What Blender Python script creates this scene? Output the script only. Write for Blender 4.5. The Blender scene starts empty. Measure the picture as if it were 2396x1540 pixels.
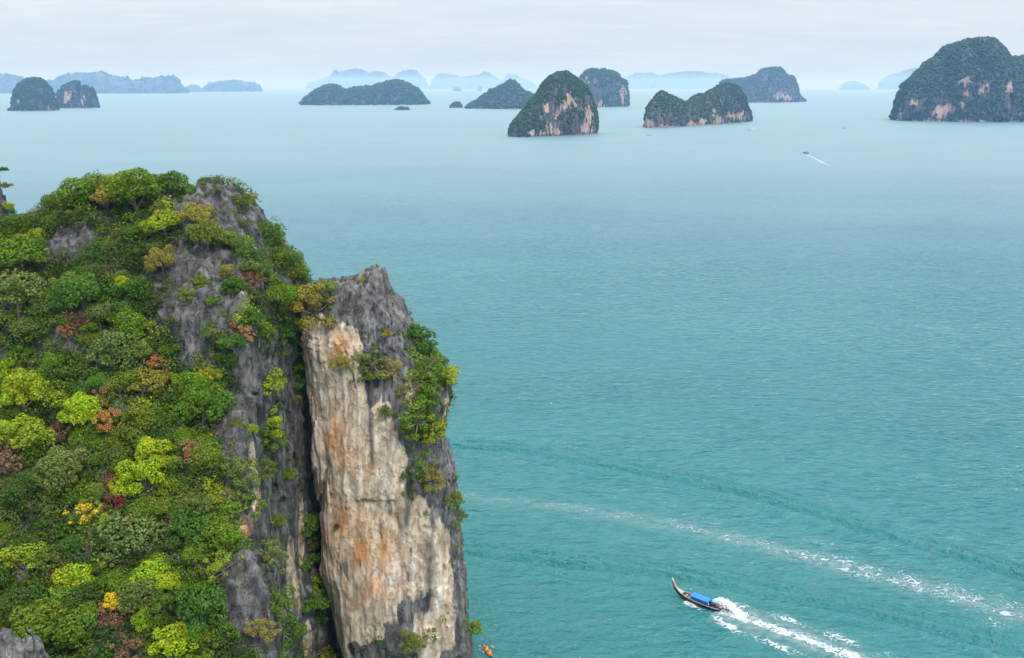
import bpy, math, random
import numpy as np
from mathutils import Vector
from mathutils.bvhtree import BVHTree

rnd = random.Random(7)
rng = np.random.default_rng(7)
scene = bpy.context.scene
coll = scene.collection

# ------------------------------------------------------------------ camera
CAM_H = 100.0
FPX, CU, CV = 2350.0, 1198.0, 770.0          # focal length and centre on a 2396 px wide picture
PITCH = math.atan(567.0 / FPX)
CP, SP = math.cos(PITCH), math.sin(PITCH)
cam_data = bpy.data.cameras.new('camera')
cam_data.sensor_width = 36.0
cam_data.lens = 36.0 * FPX / 2396.0
cam_data.clip_start, cam_data.clip_end = 1.0, 200000.0
cam = bpy.data.objects.new('camera', cam_data)
cam.location = (0, 0, CAM_H)
cam.rotation_euler = (math.pi / 2 - PITCH, 0, 0)
coll.objects.link(cam)
scene.camera = cam

# ------------------------------------------------------------------ world, sun, exposure
SUN_EL, SUN_AZ = math.radians(50), math.atan2(0.35, -0.6)     # azimuth clockwise from +Y
world = bpy.data.worlds.new('World')
scene.world = world
world.use_nodes = True
wn, wl = world.node_tree.nodes, world.node_tree.links
wn.clear()
def wnode(t, **kw):
    n = wn.new(t)
    for k, v in kw.items():
        setattr(n, k, v)
    return n
def wmath(op, a, b=None):
    n = wnode('ShaderNodeMath', operation=op)
    for i, s in enumerate((a, b)):
        if s is None: continue
        if isinstance(s, (int, float)): n.inputs[i].default_value = s
        else: wl.new(s, n.inputs[i])
    return n.outputs[0]
tc = wnode('ShaderNodeTexCoord')
sep = wnode('ShaderNodeSeparateXYZ'); wl.new(tc.outputs['Generated'], sep.inputs[0])
zc = wmath('MAXIMUM', sep.outputs[2], 0.0)
comb = wnode('ShaderNodeCombineXYZ')
wl.new(sep.outputs[0], comb.inputs[0]); wl.new(sep.outputs[1], comb.inputs[1]); wl.new(zc, comb.inputs[2])
sky = wnode('ShaderNodeTexSky', sky_type='NISHITA', sun_disc=False, sun_elevation=SUN_EL, sun_rotation=SUN_AZ)
sky.altitude = 100; sky.air_density = 1.0; sky.dust_density = 2.0; sky.ozone_density = 1.5
wl.new(comb.outputs[0], sky.inputs[0])
bg_sky = wnode('ShaderNodeBackground'); bg_sky.inputs[1].default_value = 0.05
wl.new(sky.outputs[0], bg_sky.inputs[0])
# thin overcast: a cloud sheet seen in perspective, brighter overhead as overcast skies are
den = wmath('ADD', zc, 0.10)
px = wmath('DIVIDE', sep.outputs[0], den); py = wmath('DIVIDE', sep.outputs[1], den)
cv = wnode('ShaderNodeCombineXYZ'); wl.new(px, cv.inputs[0]); wl.new(py, cv.inputs[1])
mp = wnode('ShaderNodeMapping'); mp.inputs['Scale'].default_value = (0.50, 0.55, 1); wl.new(cv.outputs[0], mp.inputs[0])
nz = wnode('ShaderNodeTexNoise'); nz.inputs['Scale'].default_value = 1.3; nz.inputs['Detail'].default_value = 7; nz.inputs['Roughness'].default_value = 0.55
wl.new(mp.outputs[0], nz.inputs['Vector'])
ramp = wnode('ShaderNodeValToRGB')
ramp.color_ramp.elements[0].position = 0.34; ramp.color_ramp.elements[0].color = (0.338, 0.380, 0.432, 1)
ramp.color_ramp.elements[1].position = 0.66; ramp.color_ramp.elements[1].color = (0.400, 0.432, 0.464, 1)
wl.new(nz.outputs[0], ramp.inputs[0])
nz2 = wnode('ShaderNodeTexNoise'); nz2.inputs['Scale'].default_value = 5.0; nz2.inputs['Detail'].default_value = 5; nz2.inputs['Roughness'].default_value = 0.5
mp2 = wnode('ShaderNodeMapping'); mp2.inputs['Scale'].default_value = (0.42, 1.0, 1); mp2.inputs['Location'].default_value = (3.1, 1.7, 0)
wl.new(cv.outputs[0], mp2.inputs[0]); wl.new(mp2.outputs[0], nz2.inputs['Vector'])
r2 = wnode('ShaderNodeMapRange'); r2.inputs[1].default_value = 0.52; r2.inputs[2].default_value = 0.74; r2.inputs[3].default_value = 0.0; r2.inputs[4].default_value = 0.5
wl.new(nz2.outputs[0], r2.inputs[0])
wisp = wnode('ShaderNodeMix', data_type='RGBA'); wl.new(r2.outputs[0], wisp.inputs[0]); wl.new(ramp.outputs[0], wisp.inputs[6]); wisp.inputs[7].default_value = (0.455, 0.472, 0.488, 1)
grad = wmath('ADD', 0.98, wmath('MULTIPLY', zc, 2.3))
bg_cl = wnode('ShaderNodeBackground')
wl.new(wisp.outputs[2], bg_cl.inputs[0]); wl.new(grad, bg_cl.inputs[1])
mixw = wnode('ShaderNodeMixShader'); mixw.inputs[0].default_value = 0.88
wl.new(bg_sky.outputs[0], mixw.inputs[1]); wl.new(bg_cl.outputs[0], mixw.inputs[2])
wo = wnode('ShaderNodeOutputWorld'); wl.new(mixw.outputs[0], wo.inputs[0])

sun_data = bpy.data.lights.new('sun', 'SUN')
sun_data.energy = 1.5; sun_data.angle = math.radians(12); sun_data.color = (1.0, 0.95, 0.87)
sun = bpy.data.objects.new('sun', sun_data)
sd = Vector((math.sin(SUN_AZ) * math.cos(SUN_EL), math.cos(SUN_AZ) * math.cos(SUN_EL), math.sin(SUN_EL)))
sun.rotation_euler = sd.to_track_quat('Z', 'Y').to_euler()
sun.location = sd * 400
coll.objects.link(sun)

vs = scene.view_settings
vs.view_transform = 'Standard'; vs.look = 'None'; vs.gamma = 1.0; vs.use_curve_mapping = False
vs.exposure = 0.9
scene.cycles.max_bounces = 6
scene.cycles.diffuse_bounces = 3
scene.cycles.glossy_bounces = 2
scene.cycles.transparent_max_bounces = 24
scene.cycles.volume_bounces = 1
scene.cycles.use_denoising = True
scene.cycles.caustics_reflective = False
scene.cycles.caustics_refractive = False

# ------------------------------------------------------------------ picture geometry helpers
def ray(u, v):
    X, U = (u - CU) / FPX, (CV - v) / FPX
    return np.array([X, CP + U * SP, -SP + U * CP])
def ground(u, v, z=0.0):
    d = ray(u, v); t = (z - CAM_H) / d[2]
    return np.array([0, 0, CAM_H]) + d * t
def at_y(u, v, y):
    d = ray(u, v)
    return np.array([0, 0, CAM_H]) + d * (y / d[1])
def project(p):
    p = np.asarray(p, float); q = p - np.array([0, 0, CAM_H])
    t = q[..., 1] * CP - q[..., 2] * SP
    up = q[..., 1] * SP + q[..., 2] * CP
    return CU + FPX * q[..., 0] / t, CV - FPX * up / t, t

# ------------------------------------------------------------------ noise
_perm = np.random.default_rng(11).permutation(256).astype(np.int32)
_perm = np.concatenate([_perm, _perm, _perm])
_g = np.array([[1,1,0],[-1,1,0],[1,-1,0],[-1,-1,0],[1,0,1],[-1,0,1],[1,0,-1],[-1,0,-1],[0,1,1],[0,-1,1],[0,1,-1],[0,-1,-1],[1,1,0],[-1,1,0],[0,-1,1],[0,-1,-1]], np.float32)
def perlin(x, y, z):
    x, y, z = (np.asarray(a, np.float32) for a in np.broadcast_arrays(x, y, z))
    xi, yi, zi = np.floor(x), np.floor(y), np.floor(z)
    xf, yf, zf = x - xi, y - yi, z - zi
    X, Y, Z = xi.astype(np.int32) & 255, yi.astype(np.int32) & 255, zi.astype(np.int32) & 255
    u, v, w = (a * a * a * (a * (a * 6 - 15) + 10) for a in (xf, yf, zf))
    out = 0
    for i in (0, 1):
        a = _perm[X + i]
        wx = u if i else 1 - u
        for j in (0, 1):
            b = _perm[a + Y + j]
            wy = v if j else 1 - v
            for k in (0, 1):
                g = _g[_perm[b + Z + k] & 15]
                wz = w if k else 1 - w
                out = out + (g[..., 0] * (xf - i) + g[..., 1] * (yf - j) + g[..., 2] * (zf - k)) * wx * wy * wz
    return out
def fbm(x, y, z, o=3):
    s, a, f = 0, 1.0, 1.0
    for k in range(o):
        s = s + a * perlin(x * f + 13.7 * k, y * f + 7.1 * k, z * f + 3.3 * k); a *= 0.5; f *= 2.03
    return s
def ridged(x, y, z, o=2):
    s, a, f = 0, 1.0, 1.0
    for k in range(o):
        s = s + a * (1 - 2 * np.abs(perlin(x * f + 5.7 * k, y * f + 9.1 * k, z * f + 2.3 * k))); a *= 0.5; f *= 2.1
    return s
def sstep(a, b, x):
    t = np.clip((x - a) / (b - a), 0, 1); return t * t * (3 - 2 * t)
def smax(a, b, k):
    h = np.clip(0.5 + 0.5 * (a - b) / k, 0, 1); return b + (a - b) * h + k * h * (1 - h)
def smin(a, b, k): return -smax(-a, -b, k)

# ------------------------------------------------------------------ mesh helpers
def mesh_np(name, verts, faces, smooth=True):
    verts = np.asarray(verts, np.float32); faces = np.asarray(faces, np.int32)
    m = bpy.data.meshes.new(name)
    k = faces.shape[1]
    m.vertices.add(len(verts)); m.vertices.foreach_set('co', verts.ravel())
    m.loops.add(faces.size); m.loops.foreach_set('vertex_index', faces.ravel())
    m.polygons.add(len(faces)); m.polygons.foreach_set('loop_start', np.arange(0, faces.size, k, dtype=np.int32))
    m.update(calc_edges=True)
    m.polygons.foreach_set('use_smooth', np.full(len(faces), smooth, dtype=bool))
    m.update()
    return m
def add_attr(m, name, data, kind='FLOAT', dom='POINT'):
    a = m.attributes.new(name, kind, dom)
    data = np.asarray(data, np.float32)
    a.data.foreach_set('color' if kind == 'FLOAT_COLOR' else 'value', data.ravel())
def obj(name, mesh, mat=None, parent=None, loc=None, **props):
    o = bpy.data.objects.new(name, mesh)
    coll.objects.link(o)
    if mat is not None and mesh is not None and not mesh.materials: mesh.materials.append(mat)
    if parent is not None: o.parent = parent
    if loc is not None: o.location = [float(a) for a in loc]
    for k, v in props.items(): o[k] = v
    return o
def surface_nets(f, org, h):
    """f: field on a grid (negative inside) -> verts, quads"""
    ins = f < 0
    nx, ny, nz = f.shape
    c = [ins[i:nx-1+i, j:ny-1+j, k:nz-1+k] for i in (0,1) for j in (0,1) for k in (0,1)]
    s = np.zeros(c[0].shape, np.int8)
    for a in c: s += a
    act = (s > 0) & (s < 8)
    ids = np.full(act.shape, -1, np.int32)
    ii, jj, kk = np.nonzero(act)
    ids[ii, jj, kk] = np.arange(len(ii))
    corner = np.array([(i, j, k) for i in (0,1) for j in (0,1) for k in (0,1)])
    val = np.stack([f[ii+a, jj+b, kk+d] for a, b, d in corner], 1)
    acc = np.zeros((len(ii), 3)); cnt = np.zeros(len(ii))
    for p in range(8):
        for q in range(p + 1, 8):
            if np.abs(corner[p] - corner[q]).sum() != 1: continue
            x = (val[:, p] < 0) != (val[:, q] < 0)
            t = val[x, p] / (val[x, p] - val[x, q])
            acc[x] += corner[p] + (corner[q] - corner[p]) * t[:, None]
            cnt[x] += 1
    v = (np.stack([ii, jj, kk], 1) + acc / cnt[:, None]) * h + np.asarray(org)
    quads = []
    for ax in range(3):
        a, b = [slice(1, -1)] * 3, [slice(1, -1)] * 3
        a[ax], b[ax] = slice(0, -1), slice(1, None)
        A, B = ins[tuple(a)], ins[tuple(b)]
        for flip, msk in ((False, A & ~B), (True, ~A & B)):
            idx = list(np.nonzero(msk))
            for t in range(3):
                if t != ax: idx[t] = idx[t] + 1
            o1, o2 = (ax + 1) % 3, (ax + 2) % 3
            def cell(d1, d2):
                w = [x.copy() for x in idx]; w[o1] -= d1; w[o2] -= d2
                return ids[w[0], w[1], w[2]]
            q = np.stack([cell(1, 1), cell(0, 1), cell(0, 0), cell(1, 0)], 1)
            quads.append(q[:, ::-1] if flip else q)
    q = np.concatenate(quads)
    return v, q[(q >= 0).all(1)]
def sdf_mesh(base, detail, lo, hi, h, band):
    lo = np.array(lo, float); n = np.ceil((np.array(hi) - lo) / h).astype(int) + 1
    ax = [(lo[i] + np.arange(n[i]) * h).astype(np.float32) for i in range(3)]
    f = np.asarray(base(ax[0][:, None, None], ax[1][None, :, None], ax[2][None, None, :]), np.float32)
    f = np.broadcast_to(f, n).copy()
    if detail is not None:
        i, j, k = np.nonzero(np.abs(f) < band)
        f[i, j, k] += detail(ax[0][i], ax[1][j], ax[2][k])
    f[0], f[-1] = 1, 1; f[:, 0], f[:, -1] = 1, 1; f[:, :, -1] = 1; f[:, :, 0] = 1
    return surface_nets(f, lo, h)
def normals_of(m):
    n = np.empty(len(m.vertices) * 3, np.float32); m.vertices.foreach_get('normal', n); return n.reshape(-1, 3)

# ------------------------------------------------------------------ materials
def material(name):
    m = bpy.data.materials.new(name); m.use_nodes = True
    m.node_tree.nodes.clear()
    return m
class NT:
    def __init__(s, mat): s.n, s.l = mat.node_tree.nodes, mat.node_tree.links
    def new(s, t, ins=None, **kw):
        n = s.n.new(t)
        for k, v in kw.items(): setattr(n, k, v)
        for k, v in (ins or {}).items():
            if hasattr(v, 'is_linked') or isinstance(v, bpy.types.NodeSocket): s.l.new(v, n.inputs[k])
            else: n.inputs[k].default_value = v
        return n
    def math(s, op, a, b=0.0, clamp=False):
        n = s.new('ShaderNodeMath', {0: a, 1: b}, operation=op); n.use_clamp = clamp; return n.outputs[0]
    def mix(s, f, a, b, mode='MIX'):
        n = s.new('ShaderNodeMix', {0: f, 6: a, 7: b}, data_type='RGBA', blend_type=mode); return n.outputs[2]
    def noise(s, vec, scale, detail=4, rough=0.55, sc=None):
        if sc is not None: vec = s.new('ShaderNodeMapping', {'Vector': vec, 'Scale': sc}).outputs[0]
        return s.new('ShaderNodeTexNoise', {'Vector': vec, 'Scale': scale, 'Detail': detail, 'Roughness': rough}).outputs[0]
    def maprange(s, v, a, b, c=0.0, d=1.0):
        return s.new('ShaderNodeMapRange', {0: v, 1: a, 2: b, 3: c, 4: d}).outputs[0]
    def attr(s, name, out='Fac'): return s.new('ShaderNodeAttribute', attribute_name=name).outputs[out]
    def bsdf(s, **ins): return s.new('ShaderNodeBsdfPrincipled', {k.replace('_', ' '): v for k, v in ins.items()})
    def out(s, surf): s.new('ShaderNodeOutputMaterial', {0: surf})
def plain(name, col, rough=0.6, var=0.15, scale=3.0, metal=0.0):
    m = material(name); t = NT(m)
    co = t.new('ShaderNodeTexCoord').outputs['Object']
    n = t.noise(co, scale, 4)
    lo = tuple(c * (1 - var) for c in col) + (1,); hi = tuple(min(1, c * (1 + var)) for c in col) + (1,)
    b = t.bsdf(Base_Color=t.mix(n, lo, hi), Roughness=rough, Metallic=metal)
    t.out(b.outputs[0]); return m

def rock_material(name, scale=1.0, tone=(1, 1, 1)):
    """limestone: grey weathered skin, cream fresh faces (attribute r), orange stain (g), dark seep streaks (b)"""
    m = material(name); t = NT(m)
    co = t.new('ShaderNodeTexCoord').outputs['Object']
    at = t.new('ShaderNodeAttribute', attribute_name='rock')
    sp = t.new('ShaderNodeSeparateColor', {0: at.outputs['Color']})
    cream, orange, dark = sp.outputs[0], sp.outputs[1], sp.outputs[2]
    s = 1.0 / scale
    wv = t.new('ShaderNodeVectorMath', {0: co, 1: t.new('ShaderNodeVectorMath', {0: t.new('ShaderNodeTexNoise', {'Vector': co, 'Scale': 0.3 * s, 'Detail': 4}).outputs['Color'], 'Scale': 0.9 * scale}, operation='SCALE').outputs[0]}, operation='ADD').outputs[0]
    streak = t.noise(wv, 0.6 * s, 5, 0.6, (1, 1, 0.075))
    streak2 = t.noise(wv, 1.4 * s, 4, 0.6, (1, 1, 0.07))
    blot = t.noise(co, 0.35 * s, 6, 0.65)
    fine = t.noise(co, 3.2 * s, 6, 0.7)
    pit = t.noise(wv, 0.75 * s, 7, 0.75, (1, 1, 0.6))
    grey = t.mix(t.maprange(blot, 0.32, 0.68), (0.082, 0.079, 0.083, 1), (0.25, 0.24, 0.238, 1))
    grey = t.mix(t.math('MULTIPLY', t.maprange(streak, 0.52, 0.68), 0.8), grey, (0.36, 0.345, 0.325, 1))
    grey = t.mix(t.math('MULTIPLY', t.maprange(streak2, 0.52, 0.64), 0.8), grey, (0.028, 0.028, 0.032, 1))
    grey = t.mix(t.math('MULTIPLY', t.maprange(pit, 0.55, 0.66), 0.7), grey, (0.025, 0.024, 0.026, 1))
    crm = t.mix(t.maprange(blot, 0.32, 0.68), (0.60, 0.43, 0.285, 1), (0.80, 0.67, 0.53, 1))
    crm = t.mix(t.math('MULTIPLY', t.maprange(streak, 0.50, 0.62), 0.75), crm, (0.47, 0.32, 0.20, 1))
    crm = t.mix(t.math('MULTIPLY', t.maprange(streak2, 0.52, 0.62), 0.8), crm, (0.82, 0.75, 0.65, 1))
    crm = t.mix(t.math('MULTIPLY', t.maprange(streak2, 0.44, 0.36), 0.45), crm, (0.30, 0.25, 0.21, 1))
    crm = t.mix(orange, crm, t.mix(fine, (0.50, 0.20, 0.06, 1), (0.78, 0.42, 0.16, 1)))
    crm = t.mix(t.math('MULTIPLY', t.maprange(pit, 0.61, 0.69), 0.55), crm, (0.13, 0.105, 0.09, 1))
    jit = t.math('MULTIPLY', t.math('SUBTRACT', t.noise(wv, 0.8 * s, 6, 0.7, (1, 1, 0.2)), 0.5), 1.5)
    cm = t.maprange(t.math('ADD', cream, jit), 0.40, 0.60)
    crm = t.mix(1.0, crm, tuple(tone) + (1,), 'MULTIPLY')
    col = t.mix(cm, grey, crm)
    col = t.mix(dark, col, (0.040, 0.041, 0.046, 1))
    hgt = t.math('ADD', t.math('MULTIPLY', streak, 1.0), t.math('ADD', t.math('MULTIPLY', fine, 0.5), t.math('SUBTRACT', t.math('MULTIPLY', streak2, 0.5), t.math('MULTIPLY', t.maprange(pit, 0.5, 0.68), 0.8))))
    bump = t.new('ShaderNodeBump', {'Height': hgt, 'Strength': 0.8, 'Distance': 0.8 * scale}).outputs[0]
    b = t.bsdf(Base_Color=col, Roughness=0.92, Normal=bump)
    b.inputs['Specular IOR Level'].default_value = 0.2
    t.out(b.outputs[0]); return m

def leaf_material(name, use_obj=True, col=(0.05, 0.09, 0.02), transl=0.3):
    m = material(name); t = NT(m)
    if use_obj:
        base = t.new('ShaderNodeObjectInfo').outputs['Color']
    else:
        base = t.attr('tint', 'Color')
    sh = t.attr('shade')
    val = t.maprange(sh, 0, 1, 0.62, 1.38)
    hue = t.maprange(t.math('ADD', t.math('MULTIPLY', t.attr('lobe'), 0.7), t.math('MULTIPLY', sh, 0.3)), 0, 1, 0.530, 0.478)
    c = t.new('ShaderNodeHueSaturation', {'Hue': hue, 'Value': val, 'Saturation': 1.0, 'Color': base}).outputs[0]
    b = t.bsdf(Base_Color=c, Roughness=0.55)
    b.inputs['Specular IOR Level'].default_value = 0.25
    tr = t.new('ShaderNodeBsdfTranslucent', {'Color': t.mix(1.0, c, (1.25, 1.2, 0.5, 1), 'MULTIPLY')})
    mx = t.new('ShaderNodeMixShader', {0: transl, 1: b.outputs[0], 2: tr.outputs[0]})
    t.out(mx.outputs[0]); return m
ROCK = rock_material('limestone')
LEAF = leaf_material('foliage')
LEAF_STUFF = leaf_material('undergrowth_foliage', False)
BARK = plain('bark', (0.16, 0.13, 0.105), 0.9, 0.35, 4)
# ------------------------------------------------------------------ sea
def polyline_px(pts, n=60, z=0.0):
    g = np.array([ground(u, v, z)[:2] for u, v in pts])
    s = np.concatenate([[0], np.cumsum(np.linalg.norm(np.diff(g, axis=0), axis=1))])
    q = np.linspace(0, s[-1], n * 4)
    c = np.stack([np.interp(q, s, g[:, 0]), np.interp(q, s, g[:, 1])], 1)
    k = np.ones(n // 2) / (n // 2)                                 # rounded corners
    pad = np.concatenate([c[:1] + (c[:1] - c[n // 2:0:-1]), c, c[-1:] + (c[-1:] - c[-2:-n // 2 - 2:-1])])
    sm = np.stack([np.convolve(pad[:, i], k, 'same') for i in (0, 1)], 1)[n // 2: n // 2 + len(c)]
    return sm[::4]
def line_dist(x, y, line):
    """signed distance to a polyline (positive on its left) and run along it"""
    best = np.full(x.shape, 1e9, np.float32); sg = np.zeros(x.shape, np.float32); run = np.zeros(x.shape, np.float32)
    L = 0.0
    for a, b in zip(line[:-1], line[1:]):
        d = b - a; l = np.hypot(*d); d = d / l
        rx, ry = x - a[0], y - a[1]
        t = np.clip(rx * d[0] + ry * d[1], 0, l)
        ex, ey = rx - t * d[0], ry - t * d[1]
        q = np.hypot(ex, ey); m = q < best
        best = np.where(m, q, best); sg = np.where(m, np.where(d[0] * ry - d[1] * rx > 0, 1, -1), sg); run = np.where(m, L + t, run)
        L += l
    return best * sg, run / L
WAKE_LINES = [(polyline_px([(1000, 1033), (1250, 1055), (1480, 1095), (1700, 1142), (1950, 1208), (2180, 1275), (2450, 1362)]), 0.92, 5.5, 4.9),
              (polyline_px([(1000, 1280), (1250, 1300), (1480, 1330), (1700, 1368), (1950, 1405), (2180, 1460), (2450, 1545)]), 0.82, 5.0, 4.4)]
def sea_height(x, y):
    x, y = np.asarray(x, np.float32), np.asarray(y, np.float32)
    r = np.hypot(x, y)
    fade = 1 - sstep(380, 900, r)
    h = np.zeros(x.shape, np.float32)
    near = fade > 0
    xx, yy = x[near], y[near]
    w = 0.16 * perlin(xx / 16, yy / 9, 0.3) + 0.17 * perlin(xx / 7.5, yy / 4.2, 4.3) + 0.11 * perlin(xx / 4.2 + yy / 16, yy / 2.3, 9.1)
    for ln, amp, sig, lam in WAKE_LINES:
        box = (xx > -40) & (xx < 140) & (yy > 130) & (yy < 330)
        d, s = line_dist(xx[box], yy[box], ln)
        d = d + 1.5 * perlin(xx[box] / 22, yy[box] / 22, 1.7)
        mod = 0.85 + 0.35 * perlin(xx[box] / 25, yy[box] / 25, 5.2)
        w[box] += amp * mod * np.exp(-(d / sig) ** 2) * np.cos(2 * np.pi * d / lam)
    h[near] = w * fade[near]
    return h
def axis_grid(a, b, step, lo, hi, grow=1.055):
    c = list(np.arange(a, b + step / 2, step))
    s, p = step, c[-1]
    while p < hi: s *= grow; p = min(p + s, hi); c.append(p)
    s, p, left = step, c[0], []
    while p > lo: s *= grow; p = max(p - s, lo); left.append(p)
    return np.array(left[::-1] + c)
SEA_R = 60000.0
gx = axis_grid(-24, 190, 0.6, -SEA_R, SEA_R); gy = axis_grid(150, 420, 0.6, -SEA_R, SEA_R)
GX, GY = np.meshgrid(gx, gy, indexing='ij')
GZ = sea_height(GX, GY)
sv = np.stack([GX, GY, GZ], -1).reshape(-1, 3)
ni, nj = len(gx), len(gy)
idx = np.arange(ni * nj).reshape(ni, nj)
sf = np.stack([idx[:-1, :-1], idx[1:, :-1], idx[1:, 1:], idx[:-1, 1:]], -1).reshape(-1, 4)
SEA = material('sea_water'); t = NT(SEA)
co = t.new('ShaderNodeTexCoord').outputs['Object']
dist = t.new('ShaderNodeVectorMath', {0: co}, operation='LENGTH').outputs['Value']
w1 = t.noise(co, 0.30, 3, 0.55, (0.55, 1.0, 1))
w2 = t.noise(co, 0.85, 3, 0.6, (0.62, 1.0, 1))
w3 = t.noise(co, 2.4, 3, 0.6, (0.7, 1.0, 1))
hgt = t.math('ADD', t.math('MULTIPLY', w1, 1.0), t.math('ADD', t.math('MULTIPLY', w2, 0.62), t.math('MULTIPLY', w3, 0.16)))
gust = t.math('ADD', t.math('MULTIPLY', t.noise(co, 0.009, 4, 0.6, (0.5, 1.6, 1)), 0.55), t.math('MULTIPLY', t.noise(co, 0.0016, 3, 0.5, (0.5, 1.8, 1)), 0.45))
bs = t.math('MULTIPLY', t.maprange(dist, 150, 2500, 1.0, 0.55), t.maprange(gust, 0.3, 0.7, 0.7, 1.15))
bump = t.new('ShaderNodeBump', {'Height': hgt, 'Strength': bs, 'Distance': 1.8}).outputs[0]
# wave slopes too small for the bump to resolve from afar
def slopes(scale, sc, k):
    vec = t.new('ShaderNodeMapping', {'Vector': co, 'Scale': sc}).outputs[0]
    nc = t.new('ShaderNodeTexNoise', {'Vector': vec, 'Scale': scale, 'Detail': 3, 'Roughness': 0.6}).outputs['Color']
    d = t.new('ShaderNodeVectorMath', {0: nc, 1: (0.5, 0.5, 0.5)}, operation='SUBTRACT').outputs[0]
    return t.new('ShaderNodeVectorMath', {0: d, 1: k}, operation='MULTIPLY').outputs[0]
sl = t.new('ShaderNodeVectorMath', {0: slopes(0.75, (0.5, 1.0, 1), (0.8, 1.75, 0)), 1: slopes(0.2, (0.45, 1.0, 1), (0.3, 0.6, 0))}, operation='ADD').outputs[0]
sl = t.new('ShaderNodeVectorMath', {0: sl, 'Scale': t.math('MULTIPLY', t.maprange(gust, 0.36, 0.64, 0.6, 1.35), t.maprange(dist, 180, 900, 1.0, 0.9))}, operation='SCALE').outputs[0]
bump = t.new('ShaderNodeVectorMath', {0: t.new('ShaderNodeVectorMath', {0: bump, 1: sl}, operation='ADD').outputs[0]}, operation='NORMALIZE').outputs[0]
depth = t.noise(co, 0.0045, 4, 0.55, (0.7, 1.5, 1))
shelf = t.maprange(t.math('ADD', dist, t.math('MULTIPLY', depth, 300.0)), 280, 900)      # shallower, greener water close to the shore
wc = t.mix(shelf, t.mix(t.maprange(depth, 0.32, 0.68), (0.009, 0.128, 0.132, 1), (0.020, 0.165, 0.160, 1)), t.mix(t.maprange(depth, 0.32, 0.68), (0.015, 0.118, 0.150, 1), (0.026, 0.150, 0.172, 1)))
f_wave = t.new('ShaderNodeFresnel', {'IOR': 1.38, 'Normal': bump}).outputs[0]
f_sheet = t.new('ShaderNodeFresnel', {'IOR': 1.34}).outputs[0]
wsheet = t.maprange(dist, 200, 1200, 0.30, 0.68)
refl = t.math('ADD', t.math('MULTIPLY', f_wave, t.math('SUBTRACT', 1.0, wsheet)), t.math('MULTIPLY', f_sheet, wsheet), clamp=True)
refl = t.math('MULTIPLY', t.math('SUBTRACT', 1.0, t.math('EXPONENT', t.math('MULTIPLY', refl, -1 / 0.38))), 0.38)      # crests hide each other at grazing angles
dif = t.new('ShaderNodeBsdfDiffuse', {'Color': wc, 'Normal': bump})
glo = t.new('ShaderNodeBsdfGlossy', {'Color': (1, 1, 1, 1), 'Roughness': t.maprange(dist, 200, 1500, 0.12, 0.45), 'Normal': bump}, distribution='GGX')
t.out(t.new('ShaderNodeMixShader', {0: refl, 1: dif.outputs[0], 2: glo.outputs[0]}).outputs[0])
sea = obj('sea', mesh_np('sea', sv, sf), SEA, kind='structure', label='turquoise sea with wind ripples and boat wakes')

# ------------------------------------------------------------------ the wooded limestone hill
CREST_X = np.array([-120, -92, -84, -77, -72, -68, -55, -50, -46, -42, -39, -36, -30.])
CREST_Z = np.array([78, 78, 76.5, 76, 78.0, 80.0, 81, 82, 80.5, 76, 70, 65, 60.])
SLOPE_Y = np.array([60, 80, 95, 110, 128, 138, 142, 150, 158, 165, 175.])
SLOPE_Z = np.array([-14, 0, 17, 31, 49, 56, 65.5, 73, 80, 88, 98.])
WALL_Y = np.array([60, 95, 112, 120, 130, 145, 155, 161, 167, 174, 190, 210.])
WALL_X = np.array([-34, -31.5, -31.5, -33.0, -37.5, -38.8, -37.4, -36.8, -34.5, -29.0, -30, -46.])
def hill_base(x, y, z):
    n2 = 3.2 * perlin(x / 17, y / 15, 0.7) + 1.6 * perlin(x / 7, y / 8, 3.1)
    crest = np.interp(x, CREST_X, CREST_Z)
    cb = crest - 2.2 * np.maximum(0, y - 176) - 0.02 * np.maximum(0, y - 168) ** 2
    S = smin(np.interp(y, SLOPE_Y, SLOPE_Z) + n2 + 0.05 * np.maximum(0, -62 - x), cb, 4.0)
    ft = (z - S) * 0.66
    lean = np.interp(z, [0, 30, 60, 72, 90], [1.2, 0.2, -0.4, -0.6, -2.5])
    lean = lean - 9.0 * sstep(46, 62, z) * sstep(162, 172, y)
    fr = x - (np.interp(y, WALL_Y, WALL_X) + lean + 1.1 * perlin(y / 6.5, z / 30, 2.2) + 0 * x)
    f = smax(ft, fr, 2.5)
    return np.maximum(np.maximum(f, -112 - x), y - 205)
def hill_detail(x, y, z):
    d = -1.5 * perlin(x / 9, y / 9, z / 13) - 1.05 * ridged(x / 4.2, y / 4.2, z / 8, 2) - 0.75 * ridged(x / 1.8, y / 1.8, z / 5.0, 2) - 0.3 * ridged(x / 1.1, y / 1.1, z / 1.6, 1)
    return d + 0.4
hv, hq = sdf_mesh(hill_base, hill_detail, (-113, 78, -2), (-27, 207, 92), 0.45, 4.6)
hill_mesh = mesh_np('hill', hv, hq)
hu, hvv, _ = project(hv)
def blobs(u, v, lst):
    m = np.zeros(len(u))
    for (a, b, ru, rv) in lst:
        m = np.maximum(m, 1 - ((u - a) / ru) ** 2 - ((v - b) / rv) ** 2)
    return np.clip(m, 0, 1)
front = hv[:, 1] < 170
cream = blobs(hu, hvv, [(566, 648, 16, 50), (575, 1232, 22, 34), (600, 1160, 14, 70), (680, 1330, 12, 90), (705, 1260, 9, 110), (690, 1400, 14, 70), (590, 1080, 10, 60), (720, 1500, 12, 60)]) ** 0.5
cream = np.where(front, cream, 0) + 0.10 * sstep(0.0, 0.5, perlin(hv[:, 0] / 3, hv[:, 1] / 3, hv[:, 2] / 14))
orange = np.where(front, blobs(hu, hvv, [(577, 1240, 22, 30), (612, 1180, 16, 40)]), 0)
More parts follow.
